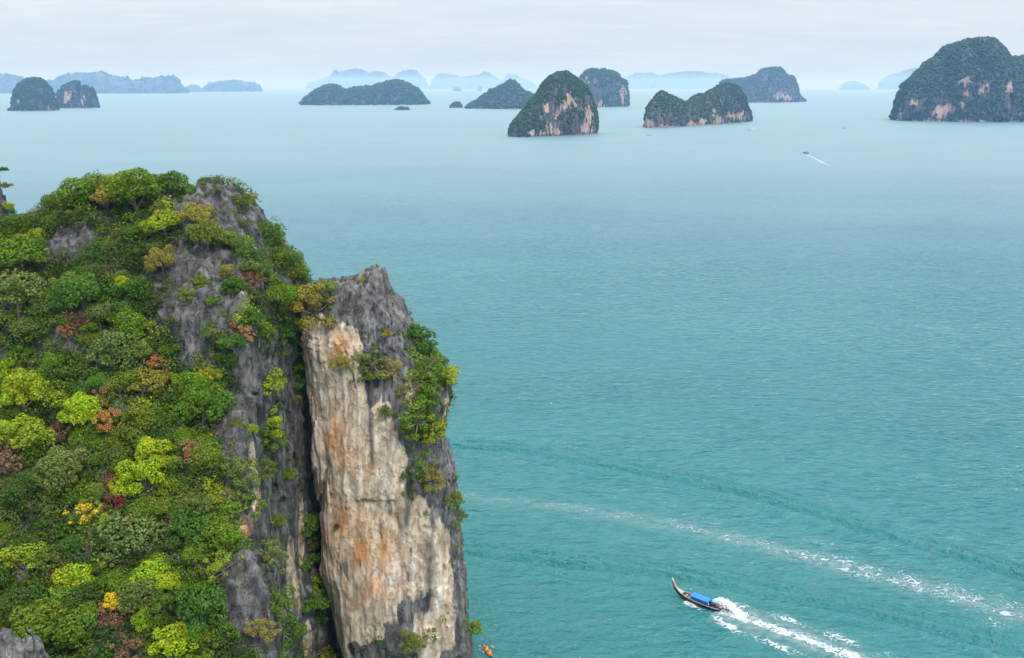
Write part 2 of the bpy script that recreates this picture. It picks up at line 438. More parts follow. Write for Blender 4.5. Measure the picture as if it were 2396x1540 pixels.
dark = 0.22 + 0.55 * sstep(0.0, 0.4, perlin(hv[:, 0] / 2, hv[:, 1] / 2, hv[:, 2] / 16))
add_attr(hill_mesh, 'rock', np.stack([cream, orange, dark, np.ones(len(hv))], 1), 'FLOAT_COLOR')
hill = obj('hill', hill_mesh, ROCK, kind='structure', label='steep grey limestone hill covered in mixed green trees', category='hill')

# ------------------------------------------------------------------ the pale rock pillar
PIL_Y, PIL_C = 154.0, 162.0
L_px = [(725, 655), (722, 700), (708, 770), (704, 830), (714, 900), (720, 1000), (721, 1100), (727, 1200), (744, 1280), (742, 1330), (762, 1400), (782, 1480), (802, 1540), (812, 1620)]
R_px = [(902, 655), (912, 690), (938, 720), (956, 765), (980, 810), (1012, 850), (1040, 890), (1050, 930), (1036, 985), (1034, 1015), (1046, 1060), (1056, 1150), (1064, 1210), (1074, 1290), (1072, 1335), (1085, 1400), (1092, 1460), (1092, 1490), (1104, 1520), (1106, 1620)]
Lw = np.array([at_y(u + 6, v, PIL_C - 3) for u, v in L_px])[::-1]; Rw = np.array([at_y(u, v, PIL_C - 2) for u, v in R_px])[::-1]
T_px = [(700, 690), (728, 664), (770, 656), (800, 647), (848, 640), (873, 634), (898, 642), (912, 690), (940, 712), (960, 770), (1000, 830)]
Tw = np.array([at_y(u, v + 8, PIL_C) for u, v in T_px])
def pil_base(x, y, z):
    xl, xr = np.interp(z, Lw[:, 2], Lw[:, 0]), np.interp(z, Rw[:, 2], Rw[:, 0])
    a = (xr - xl) / 2; c = (xr + xl) / 2
    b = np.interp(z, [0, 20, 45, 60, 71], [10.5, 9.5, 9.0, 7.5, 4.0])
    p = 2.7
    q = (np.abs((x - c) / a) ** p + np.abs((y - PIL_C) / b) ** p) ** (1 / p)
    f = (q - 1) * np.minimum(a, b)
    top = np.interp(x, Tw[:, 0], Tw[:, 2]) - 0.12 * np.abs(y - PIL_C) ** 1.3
    return smax(f, (z - top) * 0.8, 1.2)
def pil_detail(x, y, z):
    u, v, _ = project(np.stack([x, y, z], -1))
    rough = sstep(50, 62, z + 4 * perlin(x / 4, y / 4, z / 6)) + 0.5 * sstep(-20, -14, x)
    wx = x + 0.9 * perlin(x / 3, y / 3, z / 5); d = -0.85 * perlin(x / 7, y / 7, z / 11) - 0.32 * ridged(wx / 2.1, y / 3, z / 18, 2) - 0.15 * ridged(wx / 0.85, y / 0.85, z / 10, 1)
    cr = np.abs(perlin(wx / 3.1, y / 3.1, z / 20 + 7.7)); d += 0.55 * np.exp(-(cr / 0.035) ** 2) * (perlin(x / 5, y / 5, z / 8 + 3) > 0.0)
    d -= 0.6 * rough * ridged(x / 1.7, y / 1.7, z / 4.2, 3) + 0.28 * rough * ridged(x / 0.9, y / 0.9, z / 1.1, 1)
    d -= 0.12 * ridged(wx / 0.8, y / 0.8, z / 1.5, 1) + 0.13 * fbm(x / 2.5, y / 2.5, z / 3.5, 2)
    fr = y < PIL_C
    vw = v + 2.5 * perlin(u / 11, 0.3, 0.1) + 1.5 * perlin(u / 4, 0.9, 0.1); rec = sstep(1168, 1174, vw) * (1 - sstep(1180, 1240, v)) * sstep(805, 850, u) * (1 - sstep(905, 940, u))     # undercut below the ledge
    rec2 = np.exp(-((u - 1000) / 45) ** 2) * sstep(1380, 1420, v) * (1 - sstep(1450, 1500, v))
    crack = np.exp(-(((u - 760) - 10 * np.sin(v / 40)) / 5) ** 2) * sstep(1060, 1100, v) * (1 - sstep(1180, 1210, v))
    d += np.where(fr, 0.6 * rec + 0.9 * rec2 + 0.8 * crack, 0)
    bulge = np.exp(-((u - 880) / 90) ** 2 - ((v - 1420) / 90) ** 2)
    d -= np.where(fr, 1.0 * bulge, 0)
    return d + 0.65
pv, pq = sdf_mesh(pil_base, pil_detail, (-38, 149, -2), (-3, 176, 75), 0.26, 3.2)
pil_mesh = mesh_np('pillar', pv, pq)
pu, pvv, _ = project(pv)
nrm = normals_of(pil_mesh)
edge = np.interp(pvv, [600, 730, 770, 860, 950, 1050, 1200, 1300, 1390, 1440, 1480, 1520, 1600], [720, 745, 800, 838, 885, 925, 952, 975, 975, 940, 900, 850, 820])
edge = edge + 40 * fbm(pu / 45, pvv / 110, 0.4, 4)
cream = sstep(-24, 14, edge - pu) * sstep(700, 770, pvv + 20 * perlin(pu / 30, pvv / 30, 0.1)) * (1 - sstep(1485, 1545, pvv + 0.25 * (pu - 860) + 60 * fbm(pu / 40, pvv / 50, 2.1, 3))) * (1 - 0.9 * np.exp(-((pu - 955) / 42) ** 4 - ((pvv - 1445) / 45) ** 4))
# seep bands of pale stone in the dark right half
band = np.exp(-((pu - 1028 - 0.06 * (pvv - 1300)) / 26) ** 2) * sstep(1180, 1280, pvv) * (1 - sstep(1500, 1540, pvv))
band = np.maximum(band, 0.9 * np.exp(-((pu - 985) / 26) ** 2) * sstep(1130, 1200, pvv) * (1 - sstep(1370, 1400, pvv)))
band = np.maximum(band, 0.8 * np.exp(-((pu - 1000) / 30) ** 2) * sstep(1400, 1460, pvv))
band = np.maximum(band, 0.75 * np.exp(-((pu - 958) / 9) ** 2) * sstep(860, 890, pvv) * (1 - sstep(940, 960, pvv)))
band = np.maximum(band, 0.7 * np.exp(-((pu - 1045) / 9) ** 2) * sstep(920, 940, pvv) * (1 - sstep(980, 1000, pvv)))
cream = np.clip(np.maximum(cream, band) + 0.12, 0, 1)
grey_patch = np.maximum(np.exp(-((pu - 805) / 28) ** 2 - ((pvv - 1330) / 40) ** 2), 0.8 * np.exp(-((pu - 900) / 45) ** 2 - ((pvv - 1200) / 22) ** 2))
cream = np.where(pv[:, 1] < PIL_C + 2, cream - 0.55 * grey_patch, 0.3)
orange = blobs(pu, pvv, [(850, 1285, 95, 85), (800, 1240, 70, 60)]) * (0.55 + 0.8 * fbm(pu / 40, pvv / 60, 3.3, 3)) + blobs(pu, pvv, [(800, 1130, 60, 120), (860, 1060, 40, 60), (790, 800, 50, 60), (870, 1390, 90, 60), (780, 1010, 45, 80)]) * (0.15 + 0.8 * fbm(pu / 40, pvv / 60, 3.3, 3))
orange = np.clip(1.3 * orange, 0, 0.9)
seep = np.exp(-((pu - 862 - 0.05 * (pvv - 900)) / (6 + 2 * perlin(pvv / 40, 0.5, 0.2))) ** 2) * sstep(860, 900, pvv) * (1 - sstep(1060, 1110, pvv))
seep = np.maximum(seep, np.exp(-((pu - 962 + 0.09 * (pvv - 1100)) / 10) ** 2) * sstep(1050, 1090, pvv) * (1 - sstep(1225, 1245, pvv)))
seep = np.maximum(seep, 0.8 * np.exp(-((pu - 1005) / 12) ** 2) * sstep(1230, 1280, pvv) * (1 - sstep(1420, 1450, pvv)))
dark = np.clip(0.85 * seep * (pv[:, 1] < PIL_C) + 0.4 * sstep(0.12, 0.45, perlin(pv[:, 0] / 1.6, pv[:, 1] / 1.6, pv[:, 2] / 12)) * (1 - 0.7 * cream), 0, 1)
add_attr(pil_mesh, 'rock', np.stack([cream, orange, dark, np.ones(len(pv))], 1), 'FLOAT_COLOR')
pillar = obj('rock_pillar', pil_mesh, ROCK, label='tall cream and grey limestone pillar beside the wooded hill', category='rock pillar')

# rock spire cut by the left edge, and the crag at the lower left corner
def crag(name, label, peaks, lo, hi, h, seed):
    def base(x, y, z):
        f = None
        for (cx, cy, top, r0, tp) in peaks:
            rr = np.maximum(0.12, r0 * np.clip((top - z) / tp, 0, 1) ** 0.62)
            g = (np.sqrt((x - cx) ** 2 + (y - cy) ** 2) - rr) * 0.85
            g = np.maximum(g, z - top)
            f = g if f is None else smin(f, g, 0.9)
        return f
    def det(x, y, z):
        return -0.55 * perlin(x / 3 + seed, y / 3, z / 4.5) - 0.4 * ridged(x / 1.4 + seed, y / 1.4, z / 2.8, 2) - 0.14 * ridged(x / 0.6, y / 0.6, z / 1.0 + seed, 1) + 0.15
    v, q = sdf_mesh(base, det, lo, hi, h, 2.2)
    m = mesh_np(name, v, q)
    c = 0.22 * sstep(0.0, 0.5, perlin(v[:, 0] / 1.5, v[:, 1] / 1.5, v[:, 2] / 4)) + 0.12
    add_attr(m, 'rock', np.stack([c, 0 * c, 0.2 * c, 1 + 0 * c], 1), 'FLOAT_COLOR')
    return obj(name, m, ROCK, label=label, category='rock')
SPX = at_y(0, 480, 158.0)
spire = crag('rock_spire', 'dark slender rock spire cut off by the left edge above the trees',
     [(SPX[0] - 0.6, 158, at_y(0, 384, 158)[2], 2.0, 22), (SPX[0] - 3.0, 159, at_y(0, 400, 158)[2], 3.2, 26)], (SPX[0] - 9, 151, 66), (SPX[0] + 6, 166, 93), 0.25, 3.0)
CR = at_y(60, 1490, 101.0)
corner_crag = crag('limestone_crag', 'jagged pale grey limestone crag in the lower left corner',
     [(at_y(12, 1484, 101)[0], 101, at_y(12, 1484, 101)[2], 1.9, 7), (at_y(75, 1474, 101)[0], 101, at_y(75, 1474, 101)[2], 0.75, 5), (at_y(45, 1500, 101)[0], 100.6, at_y(45, 1500, 101)[2], 2.2, 7), (at_y(95, 1515, 101)[0], 100.4, at_y(95, 1515, 101)[2], 1.3, 5), (at_y(-40, 1480, 101)[0], 102, at_y(0, 1476, 101)[2], 3.0, 8)],
     (CR[0] - 10, 94, 20), (CR[0] + 6, 108, CR[2] + 4), 0.16, 9.0)
oc = at_y(560, 1330, 118.0)
outcrop = crag('limestone_outcrop', 'blocky pale grey outcrop among trees at the edge of the cliff',
     [(at_y(572, 1322, 118)[0], 118, at_y(572, 1322, 118)[2], 1.7, 6), (at_y(540, 1350, 117.6)[0], 117.6, at_y(540, 1352, 118)[2], 1.7, 6), (at_y(583, 1400, 117)[0], 117, at_y(583, 1372, 117)[2], 1.8, 10), (at_y(552, 1440, 116.5)[0], 116.5, at_y(552, 1420, 117)[2], 2.4, 10)],
     (oc[0] - 7, 112, 16), (oc[0] + 6, 124, oc[2] + 4), 0.2, 21.0)

# ------------------------------------------------------------------ islands
ICO_V = []
_p = (1 + 5 ** 0.5) / 2
for a, b in ((-1, _p), (1, _p), (-1, -_p), (1, -_p)): ICO_V += [(a, b, 0)]
for a, b in ((-1, _p), (1, _p), (-1, -_p), (1, -_p)): ICO_V += [(0, a, b)]
for a, b in ((_p, -1), (_p, 1), (-_p, -1), (-_p, 1)): ICO_V += [(a, 0, b)]
ICO_V = np.array(ICO_V, float) / math.hypot(1, _p)
ICO_F = np.array([(0,11,5),(0,5,1),(0,1,7),(0,7,10),(0,10,11),(1,5,9),(5,11,4),(11,10,2),(10,7,6),(7,1,8),(3,9,4),(3,4,2),(3,2,6),(3,6,8),(3,8,9),(4,9,5),(2,4,11),(6,2,10),(8,6,7),(9,8,1)])
def crown_blobs(pos, rad, jit=0.22):
    """many small tree crowns, as seen from kilometres away"""
    n = len(pos)
    v = ICO_V[None] * (1 + jit * rng.uniform(-1, 1, (n, 12, 1)))
    v = v * (rad[:, None, None] * np.array([1, 1, 0.85])) + pos[:, None]
    f = (ICO_F[None] + 12 * np.arange(n)[:, None, None]).reshape(-1, 3)
    return v.reshape(-1, 3), f
CANOPY = material('island_canopy'); t = NT(CANOPY)
co = t.new('ShaderNodeTexCoord').outputs['Object']
c = t.mix(t.maprange(t.attr('shade'), 0, 1), (0.017, 0.046, 0.017, 1), (0.030, 0.068, 0.021, 1))
c = t.mix(t.maprange(t.noise(co, 0.02, 4), 0.4, 0.7, 0, 0.5), c, (0.036, 0.056, 0.022, 1))
b = t.bsdf(Base_Color=c, Roughness=0.8); b.inputs['Specular IOR Level'].default_value = 0.15
t.out(b.outputs[0])
ISLAND_ROCK = {}
def island_rock(scale):
    k = round(scale, 1)
    if k not in ISLAND_ROCK: ISLAND_ROCK[k] = rock_material('island_limestone', k, (0.74, 0.69, 0.72))
    return ISLAND_ROCK[k]
def island(name, label, sil, base, depth, cover=1.0, vox=90, pale=(), crown=4.5, ncrown=1500, pale_amt=0.25, sharp=2.6, grp='limestone islands on the horizon', green=None, notch=True, shift=(0, 0)):
    """sil: skyline in picture pixels, base: waterline pixels (left, right); depth: depth / width"""
    gl, gr = ground(*base[0]), ground(*base[1])
    wid = abs(gr[0] - gl[0]); half = depth * wid / 2
    yf = lambda x: np.interp(x, [gl[0], gr[0]], [gl[1], gr[1]])
    P = []
    for n_, (u, v) in enumerate(sil):
        u, v = u + shift[0] * (1 if n_ < len(sil) / 2 else 0), v + shift[1]
        y = yf(at_y(u, v, (gl[1] + gr[1]) / 2 + half)[0]) + half
        P.append(at_y(u, v, y))
    P = np.array(P); P = P[np.argsort(P[:, 0], kind='stable')]
    x0, x1 = P[0, 0], P[-1, 0]; hm = P[:, 2].max()
    h = (x1 - x0) / vox
    cx = (x0 + x1) / 2; cy = float(yf(cx)) + half
    lx = np.concatenate([[x0 - 2 * h], P[:, 0], [x1 + 2 * h]]) - cx; lz = np.concatenate([[-8], P[:, 2], [-8]])
    X = np.arange(-(x1 - x0) / 2 - 5 * h, (x1 - x0) / 2 + 5 * h, h); sl = abs(gr[1] - gl[1]) / 2; Y = np.arange(-half * 1.25 - sl - 4 * h, half * 1.25 + sl + 4 * h, h); Z = np.arange(-3 * h, hm + 5 * h, h)
    e = np.clip((X - (x0 - cx)) / (x1 - x0) * 2 - 1, -1, 1)
    W = half * (1 - 0.93 * np.abs(e) ** 3.2) ** 0.5 * (1 + 0.16 * perlin(X / (wid * 0.22), 0.3, len(sil) * 1.7))
    slant = (gr[1] - gl[1]) / max(1e-6, gr[0] - gl[0]) * X
    q = np.abs(Y[None] - slant[:, None] + 0.12 * half * perlin(X[:, None] / (wid * 0.2), Y[None] / (wid * .2), 5.5)) / W[:, None]
    H = np.interp(X, lx, lz)
    cs = np.where(q < 1, (1 - np.clip(q, 0, 1) ** sharp) ** 0.55, 0)
    gul = fbm(X[:, None] / (0.13 * wid) + len(label), Y[None] / (0.4 * wid), 2.7, 3)
    Hs = np.where(H[:, None] > 0, np.minimum(H[:, None] * 1.01, H[:, None] * cs * (1 + 0.34 * gul * np.clip(q, 0, 1) ** 1.2)), H[:, None])
    Hs = np.where((q < 1) & (H[:, None] > 0), Hs, -6 * h)
    f = np.clip(0.5 - (Z[None, None] - Hs[..., None]) / h, 0, 1).astype(np.float32)
    for _ in range(2):
        for ax in range(3):
            g = np.pad(f, [(1, 1) if c == ax else (0, 0) for c in range(3)], mode='edge')
            sh = lambda o: tuple(slice(o, o + f.shape[c]) if c == ax else slice(None) for c in range(3))
            f = (g[sh(0)] + g[sh(1)] + g[sh(2)]) / 3
    inner = f.copy()
    f = (0.5 - f) / 0.34 * h
    i, j, k = np.nonzero((inner > 0.002) & (inner < 0.998))
    s = max(hm, wid * 0.4) * 0.16
    xx, yy, zz = X[i] + 31.7 * len(label), Y[j], Z[k]
    d = -0.16 * s * perlin(xx / s, yy / s, zz / (1.4 * s)) - 0.14 * s * ridged(xx / (0.45 * s), yy / (0.45 * s), zz / (1.1 * s), 2)
    if notch: d += 0.016 * hm * np.exp(-((Z[k] - 0.006 * hm) / (0.016 * hm)) ** 2)
    f[i, j, k] += min(0.7 * crown, 1.2 * h) if ncrown else 0.0
    f[i, j, k] += np.clip(1.5 * d, -1.7 * h, 1.7 * h)
    f[0], f[-1] = 1, 1; f[:, 0], f[:, -1] = 1, 1; f[..., 0] = 1; f[..., -1] = 1
    v, qd = surface_nets(f, (X[0], Y[0], Z[0]), h)
    m = mesh_np(name + '_body', v, qd)
    n = normals_of(m)
    wpos = v + np.array([cx, cy, 0]); u_, v_, _ = project(wpos)
    steep = 1 - sstep(0.25, 0.65, np.abs(n[:, 2]))
    nz_ = fbm(v[:, 0] / (0.9 * s) + len(label), v[:, 1] / (0.9 * s), v[:, 2] / (1.6 * s), 3)
    vst = perlin(v[:, 0] / (0.22 * s), v[:, 1] / (0.22 * s), v[:, 2] / (1.6 * s))
    pl = pale_amt * steep * sstep(0.0, 0.45, nz_ + 0.35 * vst) * (1 - 0.5 * sstep(0.3, 0.9, v[:, 2] / hm))
    wu, wv2 = 7 * fbm(v[:, 0] / (0.5 * s), v[:, 1] / (0.5 * s), v[:, 2] / (0.7 * s) + 9, 3), 9 * fbm(v[:, 0] / (0.5 * s), v[:, 1] / (0.5 * s), v[:, 2] / (0.9 * s) + 4, 3)
    pb = blobs(u_ + wu, v_ + wv2, [(a_, b_, 1.3 * c_, 1.3 * d_) for a_, b_, c_, d_ in pale]) if len(pale) else 0
    pl = np.maximum(pl, np.sqrt(pb) * (0.66 + 0.7 * vst + 0.25 * nz_)) if len(pale) else pl
    pl = np.maximum(pl, 0.75 * (1 - sstep(0.01 * hm, 0.035 * hm, v[:, 2] + 0.02 * hm * nz_)) * (vst > -0.25))
    orange = np.clip(0.5 * pl * sstep(0.0, 0.4, vst + nz_), 0, 0.6)
    darkm = np.clip(0.5 * (pl < 0.34) + 0.3 * sstep(0.1, 0.4, -vst) + 0.5 * (v[:, 2] < 0.006 * hm), 0, 0.9)
    add_attr(m, 'rock', np.stack([pl, orange, darkm, 1 + 0 * pl], 1), 'FLOAT_COLOR')
    root = obj(name, None, loc=(cx, cy, 0), label=label, category='island', group=grp)
    obj('rock_body', m, island_rock(max(1.0, s / 6)), root)
    # tree cover: crowns on all but the bare faces
    bare = (pl > 0.34) | ((steep > 0.8) & (nz_ - 0.25 * vst + (1 - cover) > 0.28)) | (v[:, 2] < 0.03 * hm)
    ok = np.nonzero(~bare & (n[:, 1] < 0.55))[0]
    if len(ok) and ncrown:
        pk = rng.choice(ok, min(ncrown, len(ok) * 3))
        r = crown * rng.uniform(0.6, 1.35, len(pk))
        pos = v[pk] + rng.normal(0, h * 0.35, (len(pk), 3)) + n[pk] * (r * 0.15)[:, None]
        cvv, cff = crown_blobs(pos, r)
        cm = mesh_np(name + '_cover', cvv, cff)
        add_attr(cm, 'shade', np.repeat(rng.uniform(0, 1, len(pk)), 12))
        obj('tree_cover', cm, CANOPY, root, kind='stuff')
    return root
Z7 = lambda pts: [(x / 3.0, 143.5 + y / 3.0) for x, y in pts]
Z8 = lambda pts: [(686.4 + x / 3.0, 143.5 + y / 3.0) for x, y in pts]
Z3 = lambda pts: [(1154.4 + x / 6.98, 143.5 + y / 6.98) for x, y in pts]
Z1 = lambda pts: [(1435.2 + x * 0.4011, 62.4 + y * 0.4011) for x, y in pts]
B = lambda Z, l, r: (Z([l])[0], Z([r])[0])
island('dome_island', 'steep pale-streaked dome island at the centre of the bay',
       Z3([(255,1240),(250,1160),(270,1110),(290,1040),(330,990),(420,890),(470,820),(560,730),(600,650),(680,590),(720,520),(800,380),(860,320),(930,250),(1000,220),(1050,185),(1150,180),(1210,190),(1290,230),(1350,270),(1400,330),(1480,390),(1520,430),(1560,510),(1600,580),(1630,680),(1660,760),(1680,820),(1690,900),(1692,1000),(1695,1180)]),
       B(Z3, (260,1252), (1645,1196)), 0.8, cover=0.72, vox=130, crown=2.6, ncrown=4200, pale_amt=0.32,
       pale=[(1331, 232, 12, 16), (1318, 250, 9, 12), (1304, 270, 5, 22), (1285, 298, 8, 14), (1378, 270, 9, 26), (1375, 296, 14, 18), (1245, 310, 10, 9), (1275, 312, 25, 7), (1280, 252, 10, 9), (1338, 238, 10, 14), (1305, 308, 8, 10)])
island('twin_hump_island', 'two-humped green island with a pale undercut base, right of the dome island',
       Z1([(178,590),(180,540),(190,490),(215,440),(245,400),(270,380),(300,392),(340,412),(375,430),(400,450),(415,460),(430,440),(460,415),(490,400),(540,405),(560,385),(600,360),(640,345),(690,332),(730,345),(755,370),(780,410),(795,450),(810,490),(825,510),(826,548)]),
       B(Z1, (180,598), (818,555)), 0.42, cover=0.9, vox=150, crown=3.0, ncrown=4200, pale_amt=0.25,
       pale=[(1724, 272, 26, 9), (1680, 282, 12, 10), (1645, 283, 8, 9), (1515, 288, 9, 12), (1560, 296, 40, 4), (1620, 290, 12, 8), (1672, 262, 4, 8)])
island('broad_island', 'large high wooded island with cream cliff patches at the right edge',
       Z1([(1634,545),(1636,470),(1640,440),(1642,385),(1665,355),(1680,310),(1715,285),(1760,245),(1800,205),(1820,180),(1870,150),(1920,105),(1965,80),(2010,70),(2060,57),(2110,57),(2160,65),(2190,95),(2215,140),(2225,152),(2270,160),(2300,170),(2340,165),(2380,158),(2450,150),(2560,190),(2660,260),(2740,400),(2780,545)]),
       B(Z1, (1637,557), (2780,556)), 0.55, shift=(9, 11), cover=0.95, vox=170, crown=4.6, ncrown=7500, pale_amt=0.22,
       pale=[(2199, 268, 14, 22), (2222, 255, 20, 10), (2250, 244, 10, 10), (2262, 192, 16, 7), (2302, 206, 14, 16), (2258, 208, 7, 12), (2106, 265, 6, 24), (2245, 284, 45, 3), (2140, 240, 8, 8), (2362, 205, 7, 14), (2175, 284, 14, 8)])
island('block_island', 'flat-topped blue-grey block island behind the dome island',
       Z3([(1300,735),(1310,600),(1340,440),(1390,300),(1420,260),(1480,190),(1520,150),(1600,140),(1660,125),(1730,150),(1800,140),(1880,155),(1950,165),(2050,215),(2070,290),(2110,290),(2170,320),(2190,380),(2200,500),(2205,735)]),
       B(Z3, (1305,747), (2200,743)), 0.6, cover=0.7, vox=110, crown=5.5, ncrown=2600, pale_amt=0.2, sharp=4.0,
       pale=[(1373, 192, 4, 16), (1458, 220, 7, 26), (1408, 243, 6, 5), (1392, 191, 5, 3)])
island('mesa_island', 'sloping blue-green island with a sheer right end behind the two-humped island',
       Z1([(612,400),(618,350),(625,325),(660,315),(690,318),(710,303),(740,308),(770,305),(800,292),(835,285),(860,260),(900,248),(960,243),(985,255),(1005,280),(1030,290),(1050,290),(1060,320),(1065,395),(1080,410),(1100,420),(1130,436)]),
       B(Z1, (612,446), (1130,440)), 0.4, cover=0.85, vox=120, crown=6.0, ncrown=3000, pale_amt=0.2,
       pale=[(1840, 228, 14, 7), (1822, 224, 10, 8)])
island('long_island', 'long low dark green island with two rounded tops, left of centre',
       Z8([(62,296),(68,275),(90,255),(150,215),(200,190),(250,172),(285,170),(320,185),(350,205),(375,210),(420,195),(500,182),(550,180),(600,165),(680,148),(725,137),(770,148),(820,170),(860,190),(890,220),(910,255),(945,285),(950,302)]),
       B(Z8, (64,309), (948,305)), 0.35, cover=1.0, vox=130, crown=8.0, ncrown=2600, pale_amt=0.1)
island('cone_island', 'pointed green island peeking out left of the dome island',
       Z8([(1210,328),(1220,314),(1250,300),(1255,290),(1280,278),(1310,260),(1335,240),(1345,228),(1370,225),(1372,205),(1385,195),(1400,200),(1440,182),(1480,165),(1500,145),(1530,130),(1555,140),(1570,165),(1595,190),(1620,205),(1660,225),(1700,245),(1760,290),(1800,328)]),
       B(Z8, (1212,335), (1800,334)), 0.6, cover=1.0, vox=110, crown=6.0, ncrown=2000, pale_amt=0.12)
island('rounded_island', 'steep rounded blue island nearest the left edge',
       Z7([(72,340),(100,333),(110,320),(112,250),(118,190),(150,150),(190,125),(230,118),(270,118),(300,130),(330,165),(355,200),(370,235),(385,290),(400,325),(412,340)]),
       B(Z7, (72,349), (412,346)), 0.7, cover=0.9, vox=100, crown=5.0, ncrown=1600, pale_amt=0.15, pale=[(40, 243, 4, 14), (122, 253, 10, 5)])
island('pinnacle_island', 'jagged blue island with twin pinnacles beside the rounded left island',
       Z7([(403,322),(404,230),(412,205),(430,210),(440,175),(470,160),(490,150),(520,138),(553,140),(560,180),(568,240),(575,245),(582,180),(597,168),(612,180),(622,210),(632,215),(636,185),(650,180),(660,190),(664,250),(690,290),(700,310),(702,325)]),
       B(Z7, (404,329), (700,328)), 0.4, cover=0.75, vox=110, crown=4.0, ncrown=1200, pale_amt=0.25, pale=[(158, 226, 9, 16), (197, 234, 7, 8)])
FAR = 'faint hazy islands along the horizon'
island('distant_ridge', 'long pale blue mountainous coast behind the left islands',
       Z7([(-260,215),(-200,150),(-120,120),(-60,105),(0,100),(60,105),(110,118),(250,140),(370,152),(390,155),(430,130),(500,98),(560,95),(620,100),(670,105),(690,90),(720,95),(740,105),(800,115),(870,125),(890,123),(915,140),(950,150),(990,145),(1010,128),(1050,122),(1090,135),(1120,125),(1160,115),(1220,108),(1232,140),(1235,160),(1265,165),(1280,200),(1310,214)]),
       B(Z7, (-260,226), (1310,226)), 0.2, vox=170, ncrown=900, crown=22, pale_amt=0.15, grp=FAR)
island('distant_islet', 'small pale blue islet between the left coast and its low neighbour',
       Z7([(1288,208),(1310,175),(1350,163),(1390,170),(1425,205)]), B(Z7, (1288,215), (1425,215)), 0.5, vox=40, ncrown=0, grp=FAR)
island('distant_island', 'pale blue flat-topped island right of the left coast',
       Z7([(1416,208),(1440,180),(1470,152),(1500,155),(1540,148),(1600,135),(1650,140),(1690,137),(1740,152),(1790,150),(1830,170),(1838,195),(1842,208)]), B(Z7, (1418,214), (1840,213)), 0.4, vox=80, ncrown=300, crown=24, grp=FAR)
FB = 208.6
island('hazy_island', 'very faint pale island with a notched top behind the long low island',
       Z8([(112,184),(125,160),(180,145),(240,130),(275,110),(300,75),(320,110),(330,100),(360,80),(430,65),(490,75),(540,105),(580,80),(640,95),(690,125),(705,150),(722,184)]), ((723.7, FB), (927, FB)), 0.3, vox=90, ncrown=0, grp=FAR, notch=False)
island('hazy_hump', 'very faint rounded hump right of the notched pale island',
       Z8([(690,184),(700,135),(720,100),(760,70),(810,65),(860,70),(900,105),(935,150),(945,184)]), ((916.4, FB + .1), (1001, FB + .1)), 0.4, vox=50, ncrown=0, grp=FAR, notch=False)
island('hazy_range', 'very faint low range of peaks behind the pointed island',
       Z8([(975,184),(985,150),(1010,110),(1050,98),(1120,110),(1190,130),(1230,120),(1290,110),(1330,90),(1350,90),(1380,110),(1430,140),(1480,150),(1520,105),(1560,115),(1640,150),(1700,184)]), ((1011, FB - .1), (1253, FB - .1)), 0.3, vox=90, ncrown=0, grp=FAR, notch=False)
island('hazy_coast', 'very faint low coast between the block island and the sloping island',
       Z1([(60,352),(90,305),(140,285),(200,290),(300,295),(400,280),(500,280),(600,290),(700,320),(800,352)]), ((1459, FB - .2), (1756, FB - .2)), 0.3, vox=90, ncrown=0, grp=FAR, notch=False)
island('hazy_islet', 'small faint flat islet on the horizon left of the broad island',
       Z1([(1322,362),(1340,335),(1370,320),(1410,320),(1450,332),(1470,347),(1495,362)]), ((1965, 210.2), (2035, 210.2)), 0.5, vox=40, ncrown=0, grp=FAR, notch=False)
island('hazy_headland', 'faint headland half hidden behind the broad right island',
       Z1([(1550,355),(1560,320),(1600,290),(1660,275),(1720,255),(1800,240),(1850,355)]), ((2057, 209.8), (2177, 209.8)), 0.4, vox=50, ncrown=0, grp=FAR, notch=False)
ROCKS = 'small sea rocks'
island('sea_rock', 'small dome-shaped rock islet left of the pointed island',
       Z8([(1098,324),(1105,310),(1120,292),(1150,283),(1170,290),(1182,310),(1188,324)]), B(Z8, (1098,327), (1188,327)), 0.8, vox=44, ncrown=160, crown=4.0, grp=ROCKS)
island('low_sea_rock', 'low dark flat rock islet in front of the long low island',
       Z8([(708,340),(720,332),(738,322),(765,316),(785,322),(808,320),(814,338)]), B(Z8, (710,343), (813,343)), 0.6, vox=50, ncrown=120, crown=3.0, grp=ROCKS)
island('far_sea_rock', 'tiny pale rock islet on the water above the small dome rock',
       Z8([(1118,206),(1128,184),(1150,180),(1168,192),(1182,206)]), B(Z8, (1118,210), (1182,210)), 0.6, vox=30, ncrown=0, grp=ROCKS)
island('sea_stack', 'tiny thin pale sea stack near the faint horizon range',
       Z8([(1288,207),(1302,203),(1306,178),(1318,176),(1324,207)]), B(Z8, (1288,210), (1324,210)), 0.5, vox=30, ncrown=0, grp=ROCKS)
